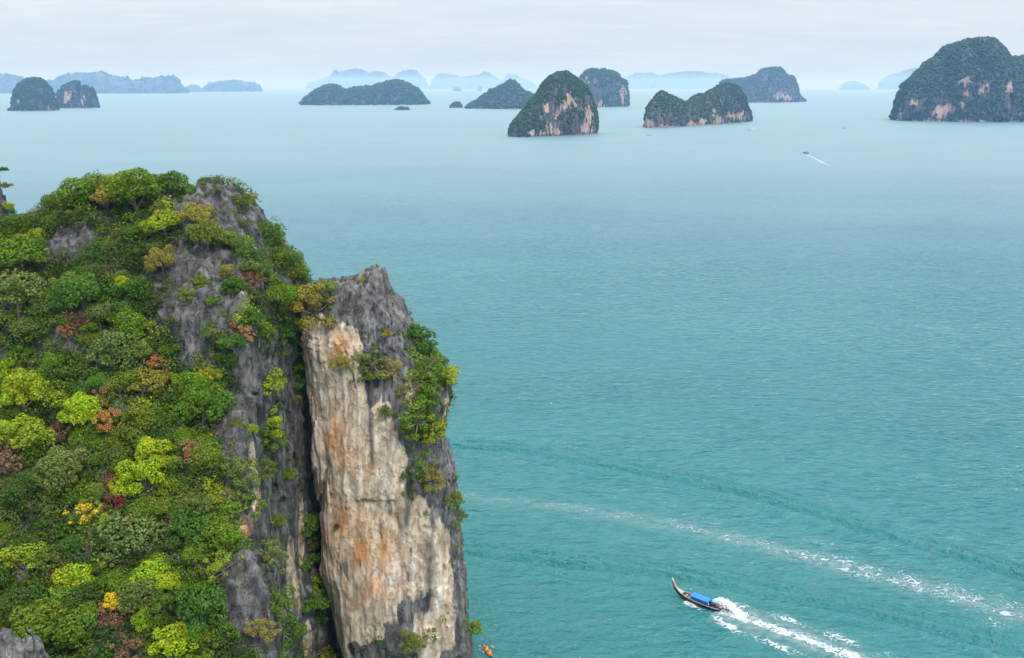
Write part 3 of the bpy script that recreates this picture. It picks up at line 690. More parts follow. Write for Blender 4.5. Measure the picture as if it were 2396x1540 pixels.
# ------------------------------------------------------------------ trees and shrubs
bv_v = np.concatenate([hv, pv]); bv_f = np.concatenate([hq, pq + len(hv)])
BVH = BVHTree.FromPolygons([Vector(a) for a in bv_v.tolist()], bv_f.tolist())
CAMV = Vector((0, 0, CAM_H))
def cast(u, v):
    d = Vector(ray(u, v)).normalized()
    loc, n, i, dist = BVH.ray_cast(CAMV, d, 600)
    return (loc, n, i < len(hq)) if loc is not None else (None, None, None)
def rand_dirs(n, zmin=-1.0):
    z = rng.uniform(zmin, 1, n); a = rng.uniform(0, 2 * np.pi, n); r = np.sqrt(1 - z * z)
    return np.stack([r * np.cos(a), r * np.sin(a), z], 1)
def leaf_cards(pos, nrm, size, aspect=0.62):
    """one bent diamond leaf spray per point"""
    n = len(pos)
    nrm = nrm / np.linalg.norm(nrm, axis=1, keepdims=True)
    t = np.cross(nrm, rng.normal(0, 1, (n, 3))); t /= np.linalg.norm(t, axis=1, keepdims=True)
    b = np.cross(nrm, t)
    s = size[:, None]
    v = np.stack([pos - t * s, pos + b * s * aspect + nrm * s * 0.18, pos + t * s, pos - b * s * aspect + nrm * s * 0.18], 1)
    f = np.arange(4 * n).reshape(n, 4)
    return v.reshape(-1, 3), f
def crown_mesh(name, lobes, lobe_r, leaves, leaf, squash=0.78, zmin=-0.35, tilt=0.7, spread=0.72, top=0.0):
    c = rand_dirs(lobes, zmin)
    for _ in range(30):                                                # push the lobes apart
        d = c[:, None] - c[None]; l = np.linalg.norm(d, axis=-1) + 1e-6; np.fill_diagonal(l, 9)
        c = c + (d / l[..., None] * np.clip(0.8 - l, 0, 1)[..., None]).sum(1) * 0.08
        c /= np.linalg.norm(c, axis=1, keepdims=True)
    c = c * rng.uniform(spread * 0.62, spread * 1.28, (lobes, 1)) * np.array([1, 1, squash]) + np.array([0, 0, 0])
    c = np.concatenate([c, [[0, 0, 0.15]]]); R = np.append(lobe_r * rng.uniform(0.5, 1.5, lobes), lobe_r * 1.2)
    P, N, S, Lb = [], [], [], []
    for i in range(len(c)):
        k = int(leaves * (R[i] / lobe_r) ** 2)
        d = rand_dirs(k, -0.75)
        p = c[i] + d * R[i] * rng.uniform(0.78, 1.08, (k, 1)) * np.array([1, 1, 0.85])
        dd = np.linalg.norm(p[:, None] - c[None], axis=-1) / R[None]; dd[:, i] = 9
        keep = dd.min(1) > 0.72
        p, d = p[keep], d[keep]; k = len(p)
        P.append(p); N.append(d + tilt * rng.normal(0, 1, (k, 3)) + np.array([0, 0, 0.35])); S.append(leaf * rng.uniform(0.65, 1.35, k)); Lb.append(np.full(k, rng.uniform(0, 1)))
    P, N, S, Lb = map(np.concatenate, (P, N, S, Lb))
    P[:, 2] += 1.25 + top * (P[:, 0] ** 2 + P[:, 1] ** 2)
    v, f = leaf_cards(P, N, S)
    m = mesh_np(name, v, f, False)
    add_attr(m, 'shade', rng.beta(2.2, 2.2, len(f)), 'FLOAT', 'FACE')
    add_attr(m, 'lobe', Lb, 'FLOAT', 'FACE')
    m.materials.append(LEAF)
    return m, c + np.array([0, 0, 1.25])
def tube(path, radii, k=6):
    path = np.asarray(path, float); V, F = [], []
    for i, p in enumerate(path):
        d = path[min(i + 1, len(path) - 1)] - path[max(i - 1, 0)]; d /= np.linalg.norm(d)
        a = np.cross(d, [0.3, 0.9, 0.1]); a /= np.linalg.norm(a); b = np.cross(d, a)
        for j in range(k):
            t_ = 2 * math.pi * j / k
            V.append(p + radii[i] * (math.cos(t_) * a + math.sin(t_) * b))
    for i in range(len(path) - 1):
        for j in range(k):
            F.append((i * k + j, i * k + (j + 1) % k, (i + 1) * k + (j + 1) % k, (i + 1) * k + j))
    V.append(path[0]); V.append(path[-1])
    return np.array(V), np.array(F)
def join(parts):
    V, F, o = [], [], 0
    for v, f in parts:
        V.append(v); F.append(f + o); o += len(v)
    return np.concatenate(V), np.concatenate(F)
def trunk_mesh(name, cen, limbs=6, base=-0.55, r=0.075):
    bx, by = rng.normal(0, 0.06, 2)
    parts = [tube([(0, 0, base), (bx * 0.5, by * 0.5, 0.25), (bx, by, 0.75), (bx * .6, by * .6, 1.2)], [r * 1.35, r, r * 0.75, r * 0.35])]
    for i in rng.permutation(len(cen))[:limbs]:
        e = cen[i]; s = np.array([bx, by, rng.uniform(0.5, 0.85)])
        mid = s + (e - s) * 0.55 + np.array([0, 0, -0.06])
        parts.append(tube([s, mid, e + (e - s) * 0.12], [r * 0.5, r * 0.34, r * 0.14], 5))
    v, f = join(parts)
    m = mesh_np(name, v, f); m.materials.append(BARK)
    return m
def stem_mesh(name, cen):
    """woody stems fanning out from one root in the rock"""
    o = np.array([0, 0, 1.0])
    v, f = join([tube([o, o + (e - o) * 0.5 + np.array([0, 0, -0.08]), e], [0.06, 0.04, 0.018], 5) for e in cen])
    m = mesh_np(name, v, f); m.materials.append(BARK)
    return m
TREES = {}
def proto(kind, n, **kw):
    TREES[kind] = []
    lim = kw.pop('limbs', 6); stem = kw.pop('stem', False)
    for i in range(n):
        cm, cen = crown_mesh(kind, **kw)
        TREES[kind].append((cm, stem_mesh(kind + '_stem', cen) if stem else trunk_mesh(kind + '_trunk', cen, lim)))
proto('round', 6, lobes=17, lobe_r=0.34, leaves=200, leaf=0.062, spread=0.80)
proto('spread', 5, lobes=16, lobe_r=0.30, leaves=180, leaf=0.060, squash=0.5, zmin=-0.1, spread=0.9)
proto('tall', 4, lobes=18, lobe_r=0.33, leaves=180, leaf=0.062, squash=1.3, zmin=-0.8, spread=0.68)
proto('sparse', 5, lobes=17, lobe_r=0.24, leaves=80, leaf=0.058, squash=0.85, spread=0.9, limbs=12)
proto('shrub', 5, lobes=13, lobe_r=0.33, leaves=110, leaf=0.080, squash=0.75, zmin=-0.4, spread=0.85, stem=True)
proto('hanging', 5, lobes=15, lobe_r=0.29, leaves=90, leaf=0.075, squash=1.15, zmin=-0.98, spread=0.85, stem=True)
COL = {'deep green': (0.062, 0.116, 0.011), 'leaf green': (0.128, 0.212, 0.011), 'emerald green': (0.080, 0.172, 0.013), 'grey green': (0.138, 0.180, 0.036),
       'olive': (0.152, 0.192, 0.018), 'lime green': (0.315, 0.405, 0.009), 'golden yellow': (0.72, 0.50, 0.014), 'yellow green': (0.29, 0.345, 0.016),
       'maroon': (0.240, 0.080, 0.064), 'crimson': (0.300, 0.045, 0.055), 'rust orange': (0.46, 0.190, 0.066), 'russet brown': (0.28, 0.150, 0.078), 'ochre': (0.29, 0.232, 0.035)}
tree_list = []      # (u, v, colour, root)
def plant(loc, r, colour, kind='round', name='broadleaf_tree', zs=1.0, label=None, group='trees on the wooded hill', cat='tree', tilt=(0, 0)):
    cm, tm = rnd.choice(TREES[kind])
    root = bpy.data.objects.new(name, None); coll.objects.link(root)
    root.location = loc; root.scale = (r * rnd.uniform(.78, 1.25), r * rnd.uniform(.78, 1.25), r * zs); root.rotation_euler = (rnd.gauss(0, 0.13), rnd.gauss(0, 0.13), rnd.uniform(0, 6.28))
    root['category'] = cat; root['group'] = group
    if label: root['label'] = label
    root.empty_display_size = 0.3
    c = bpy.data.objects.new('crown' if cat == 'tree' else 'foliage', cm); coll.objects.link(c); c.parent = root
    b = COL[colour]; k = rnd.uniform(0.82, 1.2); w = rnd.uniform(-0.10, 0.10)
    c.color = (b[0] * k * (1 + w), b[1] * k, b[2] * k * (1 - w), 1)
    s = bpy.data.objects.new('trunk' if cat == 'tree' else 'stem', tm); coll.objects.link(s); s.parent = root
    q = np.array([loc[0], loc[1], loc[2] + r * zs * 1.25])
    pu_, pv_, _ = project(q)
    tree_list.append([float(pu_), float(pv_), colour, root, r, cat])
    return root
placed = []
SKY_U = [-80, 0, 60, 110, 160, 200, 330, 400, 440, 520, 570, 600, 630, 645, 690, 715, 725]
SKY_V = [480, 470, 468, 452, 425, 405, 400, 395, 408, 428, 452, 488, 525, 556, 592, 636, 700]
def plant_px(u, v, rpx, colour, kind='round', zs=1.0, label=None, lift=0.95, name='broadleaf_tree'):
    loc, n, onhill = cast(u, v + lift * rpx)
    for k_ in (1.5, 2.0, 2.6):
        if loc is None: loc, n, onhill = cast(u, v + k_ * rpx)
    if loc is None: return None
    t_ = project(np.array(loc))[2]
    r = rpx * t_ / FPX * 1.05
    base = loc - Vector((0, 0, 0.25 * r))
    cu_, cv2, tt = project(np.array(base) + np.array([0, 0, 1.25 * r * zs]))
    want = max(v, np.interp(u, SKY_U, SKY_V) + 0.8 * rpx * zs + rnd.uniform(-2, 12))
    if cv2 < want and v < np.interp(u, SKY_U, SKY_V) + 90: base.z -= min((want - cv2) * tt / FPX, 1.9 * r)
    placed.append((base.x, base.y, base.z + 1.2 * r, r))
    return plant(base, r, colour, kind, name, zs, label)
pick_discs = []
PICK = [ # u, v, radius px, colour, crown kind, height factor, own label
 (198, 962, 42, 'lime green', 'round', 1.0, 'bright lime dome-shaped tree above a maroon one, mid left'),
 (55, 925, 58, 'lime green', 'round', 1.0, 'wide lime green tree at the left edge, mid height'),
 (35, 1010, 58, 'yellow green', 'round', 0.9, 'yellow green tree just below the wide lime tree at left edge'),
 (12, 860, 34, 'lime green', 'round', 1.0, 'lime green tree half cut by the left edge'),
 (145, 1012, 32, 'maroon', 'sparse', 1.0, 'maroon tree at the foot of the bright lime dome-shaped tree'),
 (258, 930, 30, 'russet brown', 'sparse', 1.2, 'russet thin-crowned tree right of the bright lime tree'),
 (255, 1000, 28, 'rust orange', 'sparse', 1.4, 'narrow rust orange tree right of the bright lime tree'),
 (163, 783, 26, 'rust orange', 'sparse', 1.1, 'lone orange tree on the upper left slope'),
 (330, 900, 48, 'ochre', 'round', 0.9, 'broad ochre crown at the centre of the slope'),
 (285, 905, 36, 'olive', 'round', 0.9, 'olive tree left of the broad ochre crown'),
 (378, 888, 36, 'ochre', 'spread', 1.0, 'ochre tree right of the broad ochre crown'),
 (20, 1085, 42, 'russet brown', 'sparse', 1.0, 'russet tree at the left edge below the lime trees'),
 (155, 1095, 52, 'grey green', 'round', 1.0, 'large grey green tree below the maroon tree'),
 (285, 1035, 36, 'olive', 'tall', 1.0, 'upright olive tree below the rust orange tree'),
 (280, 1082, 40, 'olive', 'round', 1.0, 'rounded olive tree under the upright olive one'),
 (355, 1062, 36, 'lime green', 'tall', 1.0, 'tall lime green tree at the centre of the slope'),
 (388, 1083, 28, 'lime green', 'spread', 1.0, 'small lime green tree right of the tall lime one'),
 (335, 1118, 46, 'lime green', 'round', 1.0, 'broad lime green tree below the tall lime one'),
 (295, 1142, 36, 'lime green', 'round', 1.0, 'lime green tree left of and below the broad lime one'),
 (440, 1060, 30, 'russet brown', 'sparse', 1.0, 'brownish thin tree right of the tall lime tree'),
 (262, 1138, 22, 'crimson', 'sparse', 1.2, 'deep crimson tree left of the broad lime tree'),
 (265, 1198, 22, 'crimson', 'sparse', 1.4, 'narrow crimson tree beside the yellow tree'),
 (203, 1198, 32, 'golden yellow', 'sparse', 1.0, 'yellow thin-leaved tree left of the narrow crimson tree'),
 (242, 1200, 20, 'yellow green', 'sparse', 1.2, 'small yellowish tree between the yellow and the crimson tree'),
 (405, 1226, 20, 'russet brown', 'sparse', 1.0, 'small reddish brown tree low on the slope centre'),
 (210, 1292, 20, 'maroon', 'sparse', 1.1, 'small maroon tree on the lower left slope'),
 (330, 1250, 62, 'grey green', 'round', 1.0, 'big grey green tree in the lower middle'),
 (450, 1240, 46, 'emerald green', 'round', 1.0, 'emerald tree right of the big grey green one'),
 (518, 1262, 36, 'leaf green', 'tall', 1.0, 'fresh green tree at the forest edge by the cliff'),
 (180, 1345, 48, 'lime green', 'tall', 0.9, 'big lime green tree in the lower left'),
 (65, 1310, 42, 'yellow green', 'round', 1.0, 'yellow green tree near the left edge, low down'),
 (272, 1394, 34, 'golden yellow', 'round', 0.8, 'golden yellow tree low on the slope, brightest of all'),
 (250, 1312, 22, 'yellow green', 'sparse', 1.0, 'thin yellow green tree right of the small maroon one'),
 (200, 1392, 46, 'deep green', 'round', 0.8, 'dark green tree left of the golden yellow one'),
 (362, 1345, 42, 'lime green', 'round', 1.0, 'lime green tree right of and above the golden yellow one'),
 (345, 1382, 42, 'grey green', 'round', 0.9, 'grey green tree right of the golden yellow one'),
 (402, 1362, 30, 'lime green', 'spread', 1.0, 'small lime tree left of the blocky outcrop'),
 (470, 1412, 58, 'emerald green', 'round', 1.0, 'large emerald tree beside the blocky grey outcrop'),
 (125, 1450, 66, 'leaf green', 'spread', 1.0, 'large spreading green tree near the lower left corner'),
 (185, 1475, 60, 'leaf green', 'round', 1.0, 'large green tree right of the lower left spreading one'),
 (60, 1420, 48, 'deep green', 'round', 1.0, 'dark tree above the lower left crag'),
 (300, 1515, 50, 'russet brown', 'sparse', 0.9, 'pinkish brown tree at the bottom edge'),
 (340, 1462, 26, 'lime green', 'tall', 1.3, 'slim lime green tree above the pinkish brown one'),
 (405, 1502, 46, 'lime green', 'round', 1.0, 'lime tree at the bottom edge right of the pinkish brown one'),
 (520, 1318, 36, 'yellow green', 'sparse', 1.0, 'yellowish tree just above the blocky outcrop'),
 (612, 1470, 30, 'ochre', 'sparse', 1.0, 'ochre bushy tree right of the blocky outcrop'),
 (490, 880, 30, 'yellow green', 'spread', 1.0, 'yellow-tipped flat tree by the upper cliff'),
 (480, 950, 58, 'leaf green', 'round', 1.1, 'big green tree overhanging the grey cliff'),
 (562, 772, 28, 'rust orange', 'sparse', 0.8, 'orange flat-topped tree on the cliff near the pillar'),
 (548, 802, 28, 'emerald green', 'spread', 1.0, 'bright emerald tree under the orange flat-topped one'),
 (480, 868, 14, 'rust orange', 'sparse', 1.0, 'tiny orange tree above the yellow-tipped one'),
 (368, 845, 26, 'rust orange', 'sparse', 1.0, 'dull orange tree in the middle of the slope'),
 (385, 605, 38, 'ochre', 'spread', 1.0, 'ochre flat-topped tree beside the bare upper face'),
 (395, 525, 44, 'yellow green', 'spread', 1.0, 'yellow green tree on the upper slope below the crest'),
 (462, 500, 30, 'ochre', 'spread', 1.0, 'ochre tree on the rocks right of the crest trees'),
 (250, 462, 36, 'ochre', 'round', 1.0, 'ochre tree just below the left crest'),
 (330, 445, 56, 'leaf green', 'round', 1.0, 'large green tree on the crest, middle'),
 (205, 435, 46, 'leaf green', 'round', 1.0, 'green tree on the left end of the crest'),
 (400, 420, 44, 'emerald green', 'round', 0.9, 'emerald tree at the very top of the hill'),
 (280, 428, 40, 'yellow green', 'round', 0.9, 'yellowish tree on the crest left of the top'),
 (130, 472, 34, 'olive', 'spread', 1.0, 'flat olive tree by the left crest rocks'),
 (265, 828, 55, 'grey green', 'round', 1.0, 'big grey green tree above the broad ochre crown'),
 (620, 520, 34, 'emerald green', 'round', 1.0, 'emerald tree on the right shoulder of the hill'),
 (655, 600, 36, 'leaf green', 'round', 1.0, 'green tree on the right flank above the pillar'),
 (690, 640, 34, 'leaf green', 'round', 1.0, 'green tree on the right flank nearest the pillar'),
 (685, 700, 34, 'olive', 'round', 1.0, 'olive tree in the notch beside the pillar top'),
 (640, 690, 36, 'leaf green', 'spread', 1.0, 'green tree left of the notch by the pillar'),
 (665, 775, 26, 'emerald green', 'round', 1.0, 'emerald tree low in the notch by the pillar'),
 (45, 690, 55, 'grey green', 'round', 1.0, 'big grey green tree at the left edge, upper slope'),
 (200, 690, 48, 'emerald green', 'round', 1.0, 'emerald tree on the upper left slope'),
 (60, 600, 48, 'leaf green', 'round', 1.0, 'green tree under the left crest rocks'),
]
for (u, v, r, c, k, zs, lb) in PICK:
    if plant_px(u, v, r, c, k, zs, lb):
        a_, b_, t_ = project(np.array(tree_list[-1][3].location) + np.array([0, 0, 1.2 * tree_list[-1][4]])); pick_discs.append((a_, b_, r, t_))
BARE = [(500, 520, 85, 95), (150, 585, 45, 42), (200, 560, 40, 30), (455, 640, 125, 60), (470, 700, 110, 80), (468, 785, 45, 70), (590, 860, 45, 60), (650, 980, 95, 140), (625, 1150, 100, 160), (670, 1330, 85, 220), (40, 500, 60, 42), (555, 1400, 60, 95), (440, 455, 60, 25), (600, 540, 34, 70), (725, 1000, 45, 200), (730, 1300, 45, 260), (40, 1530, 75, 55), (550, 1060, 45, 130), (630, 1480, 60, 80)]
def is_bare(u, v): return any(((u - a) / ra) ** 2 + ((v - b) / rb) ** 2 < 1 for a, b, ra, rb in BARE)
def visible(p):
    d = Vector(p) - CAMV; l = d.length
    h_ = BVH.ray_cast(CAMV, d / l, l - 1.2)
    return h_[0] is None
fa = hv[hq]; fc = fa.mean(1)
fn = np.cross(fa[:, 2] - fa[:, 0], fa[:, 3] - fa[:, 1]); fn /= np.linalg.norm(fn, axis=1, keepdims=True) + 1e-9
fu, fv, _ = project(fc)
cand = np.nonzero((fu > -60) & (fu < 740) & (fv > 380) & (fv < 1640) & (fn[:, 2] > 0.12) & (fc[:, 1] < 176) & (fc[:, 2] > 3))[0]
cand = rng.permutation(cand)
weights = [('leaf green', 30), ('deep green', 22), ('emerald green', 14), ('grey green', 13), ('olive', 12), ('yellow green', 5), ('lime green', 3), ('ochre', 3), ('russet brown', 2)]
names_, ws_ = zip(*weights)
n_auto = 0
def tree_colour(p):
    a_ = float(perlin(p[0] / 11, p[1] / 11, p[2] / 11)); b_ = rnd.random()
    if b_ < 0.05: return rnd.choices(['ochre', 'russet brown', 'yellow green', 'lime green'], [2, 1, 3, 4])[0]
    if a_ > 0.12: return rnd.choices(['leaf green', 'olive', 'yellow green', 'grey green'], [60, 18, 12, 10])[0]
    if a_ < -0.12: return rnd.choices(['deep green', 'emerald green', 'leaf green', 'grey green'], [40, 28, 20, 12])[0]
    return rnd.choices(['leaf green', 'deep green', 'emerald green', 'grey green', 'olive'], [48, 14, 18, 13, 7])[0]
for i in cand:
    if n_auto >= 300 - len(PICK): break
    p = fc[i]
    u, v = fu[i], fv[i]
    r = rnd.choice((rnd.uniform(1.1, 1.7), rnd.uniform(1.4, 2.4))) * (1.12 if v > 1100 else 0.95)
    if v < 520 or (u > 600 and v < 800): r *= 0.8
    q = p + np.array([0, 0, 1.2 * r])
    qu, qv, _t = project(q); qr = r / _t * FPX
    if qv - 0.85 * qr < np.interp(qu, SKY_U, SKY_V) - 3 or qu + 0.8 * qr > 722: continue
    if any(_t < t_ + 0.5 and math.hypot(qu - a_, qv - b_) < 0.75 * r_ + 0.75 * qr for a_, b_, r_, t_ in pick_discs): continue
    if any(is_bare(qu + a_ * qr, qv + b_ * qr) for a_, b_ in ((0, 0), (.6, 0), (-.6, 0), (0, .6), (0, -.5))) and rnd.random() < 0.965: continue
    if any((q[0] - a) ** 2 + (q[1] - b) ** 2 + (q[2] - c) ** 2 < (0.52 * (r + rr)) ** 2 for a, b, c, rr in placed): continue
    if not visible(p + np.array([0, 0, 1.6 * r])): continue
    placed.append((q[0], q[1], q[2], r))
    k = rnd.choices(['round', 'spread', 'tall', 'sparse'], [56, 22, 14, 8])[0]
    plant(Vector(p) - Vector((0, 0, 0.25 * r)), r, tree_colour(p), k, zs=rnd.uniform(0.8, 1.15))
    n_auto += 1
print('auto trees', n_auto)
# shrubs rooted on the bare rock of the hill and on the pillar
SHRUBS = [ # u, v, radius px, colour, kind, label
 (728, 705, 46, 'ochre', 'hanging', 'large ochre bush hanging over the pillar top left'),
 (765, 672, 22, 'olive', 'shrub', 'olive bush on the left of the pillar summit'),
 (845, 652, 9, 'yellow green', 'shrub', 'tiny yellow green tuft on the pillar summit'),
 (800, 845, 22, 'ochre', 'shrub', 'small ochre bush on the pillar face, upper left'),
 (872, 838, 32, 'olive', 'hanging', 'straggly olive bush at the middle of the upper pillar face'),
 (858, 880, 16, 'leaf green', 'shrub', 'small green bush under the straggly olive one on the pillar'),
 (918, 862, 24, 'ochre', 'hanging', 'dull ochre bush on the dark side of the pillar'),
 (905, 778, 15, 'ochre', 'shrub', 'thin ochre tuft high on the dark pillar rock'),
 (972, 775, 22, 'emerald green', 'shrub', 'emerald bush topmost on the right edge of the pillar'),
 (1000, 815, 30, 'emerald green', 'hanging', 'green bush second from top on the pillar right edge'),
 (985, 855, 34, 'leaf green', 'hanging', 'broad green bush on the pillar right shoulder'),
 (1028, 870, 26, 'yellow green', 'shrub', 'yellowish bush sticking out of the pillar right edge'),
 (1015, 905, 26, 'leaf green', 'hanging', 'green bush lowest in the cluster on the pillar right shoulder'),
 (905, 955, 17, 'olive', 'hanging', 'thin olive bush below the middle of the pillar face'),
 (978, 968, 32, 'leaf green', 'hanging', 'large green bush on the right face of the pillar at mid height'),
 (1008, 1000, 26, 'yellow green', 'shrub', 'bright yellow green bush on the pillar right face at mid height'),
 (952, 1000, 16, 'olive', 'hanging', 'small olive bush left of the bright one on the pillar right face'),
 (985, 1078, 24, 'leaf green', 'hanging', 'green bush on the dark lower right face of the pillar'),
 (1010, 1112, 20, 'ochre', 'hanging', 'brownish green bush lowest on the dark right face of the pillar'),
 (1062, 1168, 20, 'olive', 'shrub', 'small bush jutting over the sea from the pillar edge'),
 (1070, 1200, 15, 'leaf green', 'hanging', 'dangling green tuft under the jutting bush on the pillar edge'),
 (1098, 1470, 22, 'leaf green', 'shrub', 'green bush jutting over the sea near the foot of the pillar'),
 (790, 1228, 8, 'deep green', 'hanging', 'thin dark green plant hanging on the cream pillar face'),
 (960, 1490, 20, 'olive', 'hanging', 'olive bush on the dark rock near the pillar foot'),
 (760, 1520, 34, 'olive', 'shrub', 'olive bush at the bottom edge under the pillar'),
 (718, 1222, 22, 'leaf green', 'shrub', 'green bush topmost in the dark cleft by the pillar'),
 (738, 1262, 24, 'olive', 'shrub', 'olive bush second from top in the cleft by the pillar'),
 (722, 1312, 22, 'emerald green', 'shrub', 'emerald bush in the middle of the cleft by the pillar'),
 (742, 1345, 20, 'lime green', 'shrub', 'lime bush in the cleft against the cream pillar'),
 (735, 1392, 26, 'leaf green', 'shrub', 'green bush low in the cleft by the pillar'),
 (745, 1440, 26, 'deep green', 'shrub', 'dark green bush lowest in the cleft by the pillar'),
 (622, 885, 32, 'yellow green', 'shrub', 'bright yellow green bush on the cliff left of the cleft'),
 (634, 975, 26, 'lime green', 'hanging', 'lime bush clinging to the cliff left of the cleft'),
 (638, 1010, 26, 'leaf green', 'hanging', 'green bush hanging below the lime bush on the cliff'),
 (587, 1002, 14, 'lime green', 'shrub', 'small lime tuft on the pale cliff rib'),
 (665, 1108, 20, 'leaf green', 'shrub', 'small green bush mid-way down the cliff by the cleft'),
 (618, 1098, 22, 'olive', 'hanging', 'olive bush mid-way down the cliff'),
 (560, 1100, 34, 'olive', 'hanging', 'olive bush at the edge of trees and cliff'),
 (560, 1190, 40, 'leaf green', 'hanging', 'green hanging bush lower on the forest edge of the cliff'),
 (640, 1215, 18, 'olive', 'shrub', 'small olive bush on the lower cliff'),
 (610, 1300, 34, 'grey green', 'hanging', 'grey green bush on the lower cliff beside the outcrop'),
 (640, 1390, 36, 'leaf green', 'hanging', 'green bush right of the blocky outcrop'),
 (665, 1465, 34, 'emerald green', 'hanging', 'emerald bush near the bottom of the cliff'),
 (700, 850, 24, 'leaf green', 'shrub', 'green bush at the top of the dark cleft'),
 (690, 885, 22, 'emerald green', 'hanging', 'emerald bush hanging into the top of the cleft'),
 (470, 660, 18, 'olive', 'shrub', 'olive tuft in the middle of the bare upper face'),
 (430, 690, 18, 'olive', 'hanging', 'olive tuft left of centre on the bare upper face'),
 (525, 640, 20, 'ochre', 'hanging', 'ochre tuft near the pale scar on the bare upper face'),
 (505, 700, 18, 'leaf green', 'shrub', 'green tuft low on the bare upper face'),
 (520, 560, 18, 'olive', 'shrub', 'olive tuft on the rocks below the right crest'),
 (560, 470, 18, 'olive', 'shrub', 'olive tuft on the right crest rocks'),
 (445, 445, 18, 'leaf green', 'shrub', 'green tuft on the crest rocks right of the top'),
 (580, 590, 16, 'leaf green', 'shrub', 'green tuft on the right shoulder rocks'),
 (30, 520, 20, 'yellow green', 'shrub', 'yellow green tuft on the left crest rocks'),
 (200, 600, 16, 'leaf green', 'shrub', 'green tuft on the dark rock patch, upper left'),
]
for (u, v, rp, c, k, lb) in SHRUBS:
    loc, n, onhill = cast(u, v + 0.35 * rp)
    step = 0
    while loc is None and step < 12:
        step += 1; loc, n, onhill = cast(u - 5 * step, v + 0.35 * rp)
    if loc is None: continue
    r = rp * project(np.array(loc))[2] / FPX * (1.25 if u > 940 else 0.95 if u > 780 else 1.15)
    out = Vector((n.x, n.y, 0)); out = out.normalized() if out.length > 1e-3 else Vector((0, -1, 0))
    base = loc + out * (0.22 * r + step * 0.3) - Vector((0, 0, 1.1 * r))
    plant(base, r, c, k, 'cliff_shrub', 0.95, lb, 'shrubs rooted on the cliffs', 'shrub')
# labels: each remaining tree by its colour, its place on the hill and its order from the left
ORD = ['first', 'second', 'third', 'fourth', 'fifth', 'sixth', 'seventh', 'eighth', 'ninth', 'tenth', 'eleventh', 'twelfth', 'thirteenth', 'fourteenth', 'fifteenth', 'sixteenth', 'seventeenth', 'eighteenth', 'nineteenth', 'twentieth']
def place_of(u, v):
    band = 'along the crest' if v < 520 else 'high on the slope' if v < 720 else 'on the upper middle slope' if v < 900 else 'on the middle slope' if v < 1080 else 'on the lower middle slope' if v < 1260 else 'low on the slope' if v < 1420 else 'along the bottom edge'
    return band
cells = {}
def side_of(u): return 'left part' if u < 190 else 'middle part' if u < 400 else 'right part'
for tr in tree_list:
    if 'label' not in tr[3]: cells.setdefault((tr[2], place_of(tr[0], tr[1]), side_of(tr[0])), []).append(tr)
for (c, pl, sd_), L in cells.items():
    L.sort(key=lambda a: a[0])
    for i, tr in enumerate(L):
        if len(L) == 1: tr[3]['label'] = 'plain %s tree %s of the hill, %s' % (c, pl, sd_)
        else: tr[3]['label'] = '%s from left of the plain %s trees %s, %s' % (ORD[min(i, 19)], c, pl, sd_)
# low undergrowth and creepers between the trees: nobody could count it
vis = np.nonzero((fu > -80) & (fu < 745) & (fv > 380) & (fv < 1680) & (fn[:, 2] > -0.25) & (fc[:, 1] < 182) & (fc[:, 2] > 0.5) & ((fn * (np.array([0, 0, CAM_H]) - fc)).sum(1) > 0))[0]
gn = fbm(fc[vis, 0] / 4, fc[vis, 1] / 4, fc[vis, 2] / 4, 2)
bare_m = np.array([is_bare(a, b) for a, b in zip(fu[vis], fv[vis])])
dens = np.where(bare_m, 0.13 + 0.95 * sstep(0.1, 0.4, gn), 0.95) * np.clip(0.35 + fn[vis, 2], 0.15, 1)
pick = rng.choice(vis, 10500, p=dens / dens.sum())
pick_bare = np.array([is_bare(a, b) for a, b in zip(fu[pick], fv[pick])])
rad = rng.uniform(0.45, 1.35, len(pick)) * np.where(pick_bare, 0.5, 1.0)
up = np.where(pick_bare, 0.1, rng.uniform(0.0, 1.7, len(pick)))
ctr = fc[pick] + rng.normal(0, 0.3, (len(pick), 3)) + (0.4 * fn[pick] + np.array([0, 0, 0.8])) * up[:, None]
tu, tv, td = project(ctr)
free = np.ones(len(pick), bool)
for a_, b_, r_, t_ in pick_discs: free &= ~((np.hypot(tu - a_, tv - b_) < 0.85 * r_) & (td < t_ + 0.3))
pick, pick_bare, rad, ctr, tu, tv = pick[free], pick_bare[free], rad[free], ctr[free], tu[free], tv[free]
low = tv - 8 < np.interp(tu, SKY_U, SKY_V)
ctr[low] -= np.array([0, 0, 1.2])
per = 46
dirs = rand_dirs(len(pick) * per, -0.3).reshape(len(pick), per, 3)
pos = ctr[:, None] + dirs * rad[:, None, None] * rng.uniform(0.55, 1.12, (len(pick), per, 1)) * np.array([1, 1, 0.85])
nn = dirs + 0.65 * rng.normal(0, 1, dirs.shape) + np.array([0, 0, 0.4])
uv_, uf_ = leaf_cards(pos.reshape(-1, 3), nn.reshape(-1, 3), np.repeat(np.minimum(rad, 1.1), per) * rng.uniform(0.11, 0.22, len(pick) * per))
um = mesh_np('undergrowth', uv_, uf_, False)
pal = np.array([COL[k] for k in ('deep green', 'leaf green', 'grey green', 'olive', 'olive', 'ochre', 'emerald green', 'russet brown')])
seeds = fc[rng.choice(vis, 900)] + rng.normal(0, 0.8, (900, 3))
seed_col = np.array([COL[k] for k in ('deep green', 'leaf green', 'emerald green', 'grey green', 'olive', 'yellow green', 'russet brown')])[rng.choice(7, 900, p=[.24, .34, .17, .11, .07, .05, .02])] * rng.uniform(0.5, 1.0, (900, 1))  # tints dimmed: shade between the crowns is put into the leaf colour
near_seed = np.concatenate([((ctr[i:i + 1500, None] - seeds[None]) ** 2).sum(-1).argmin(1) for i in range(0, len(ctr), 1500)])
tint = seed_col[near_seed] * rng.uniform(0.82, 1.12, (len(pick), 1))
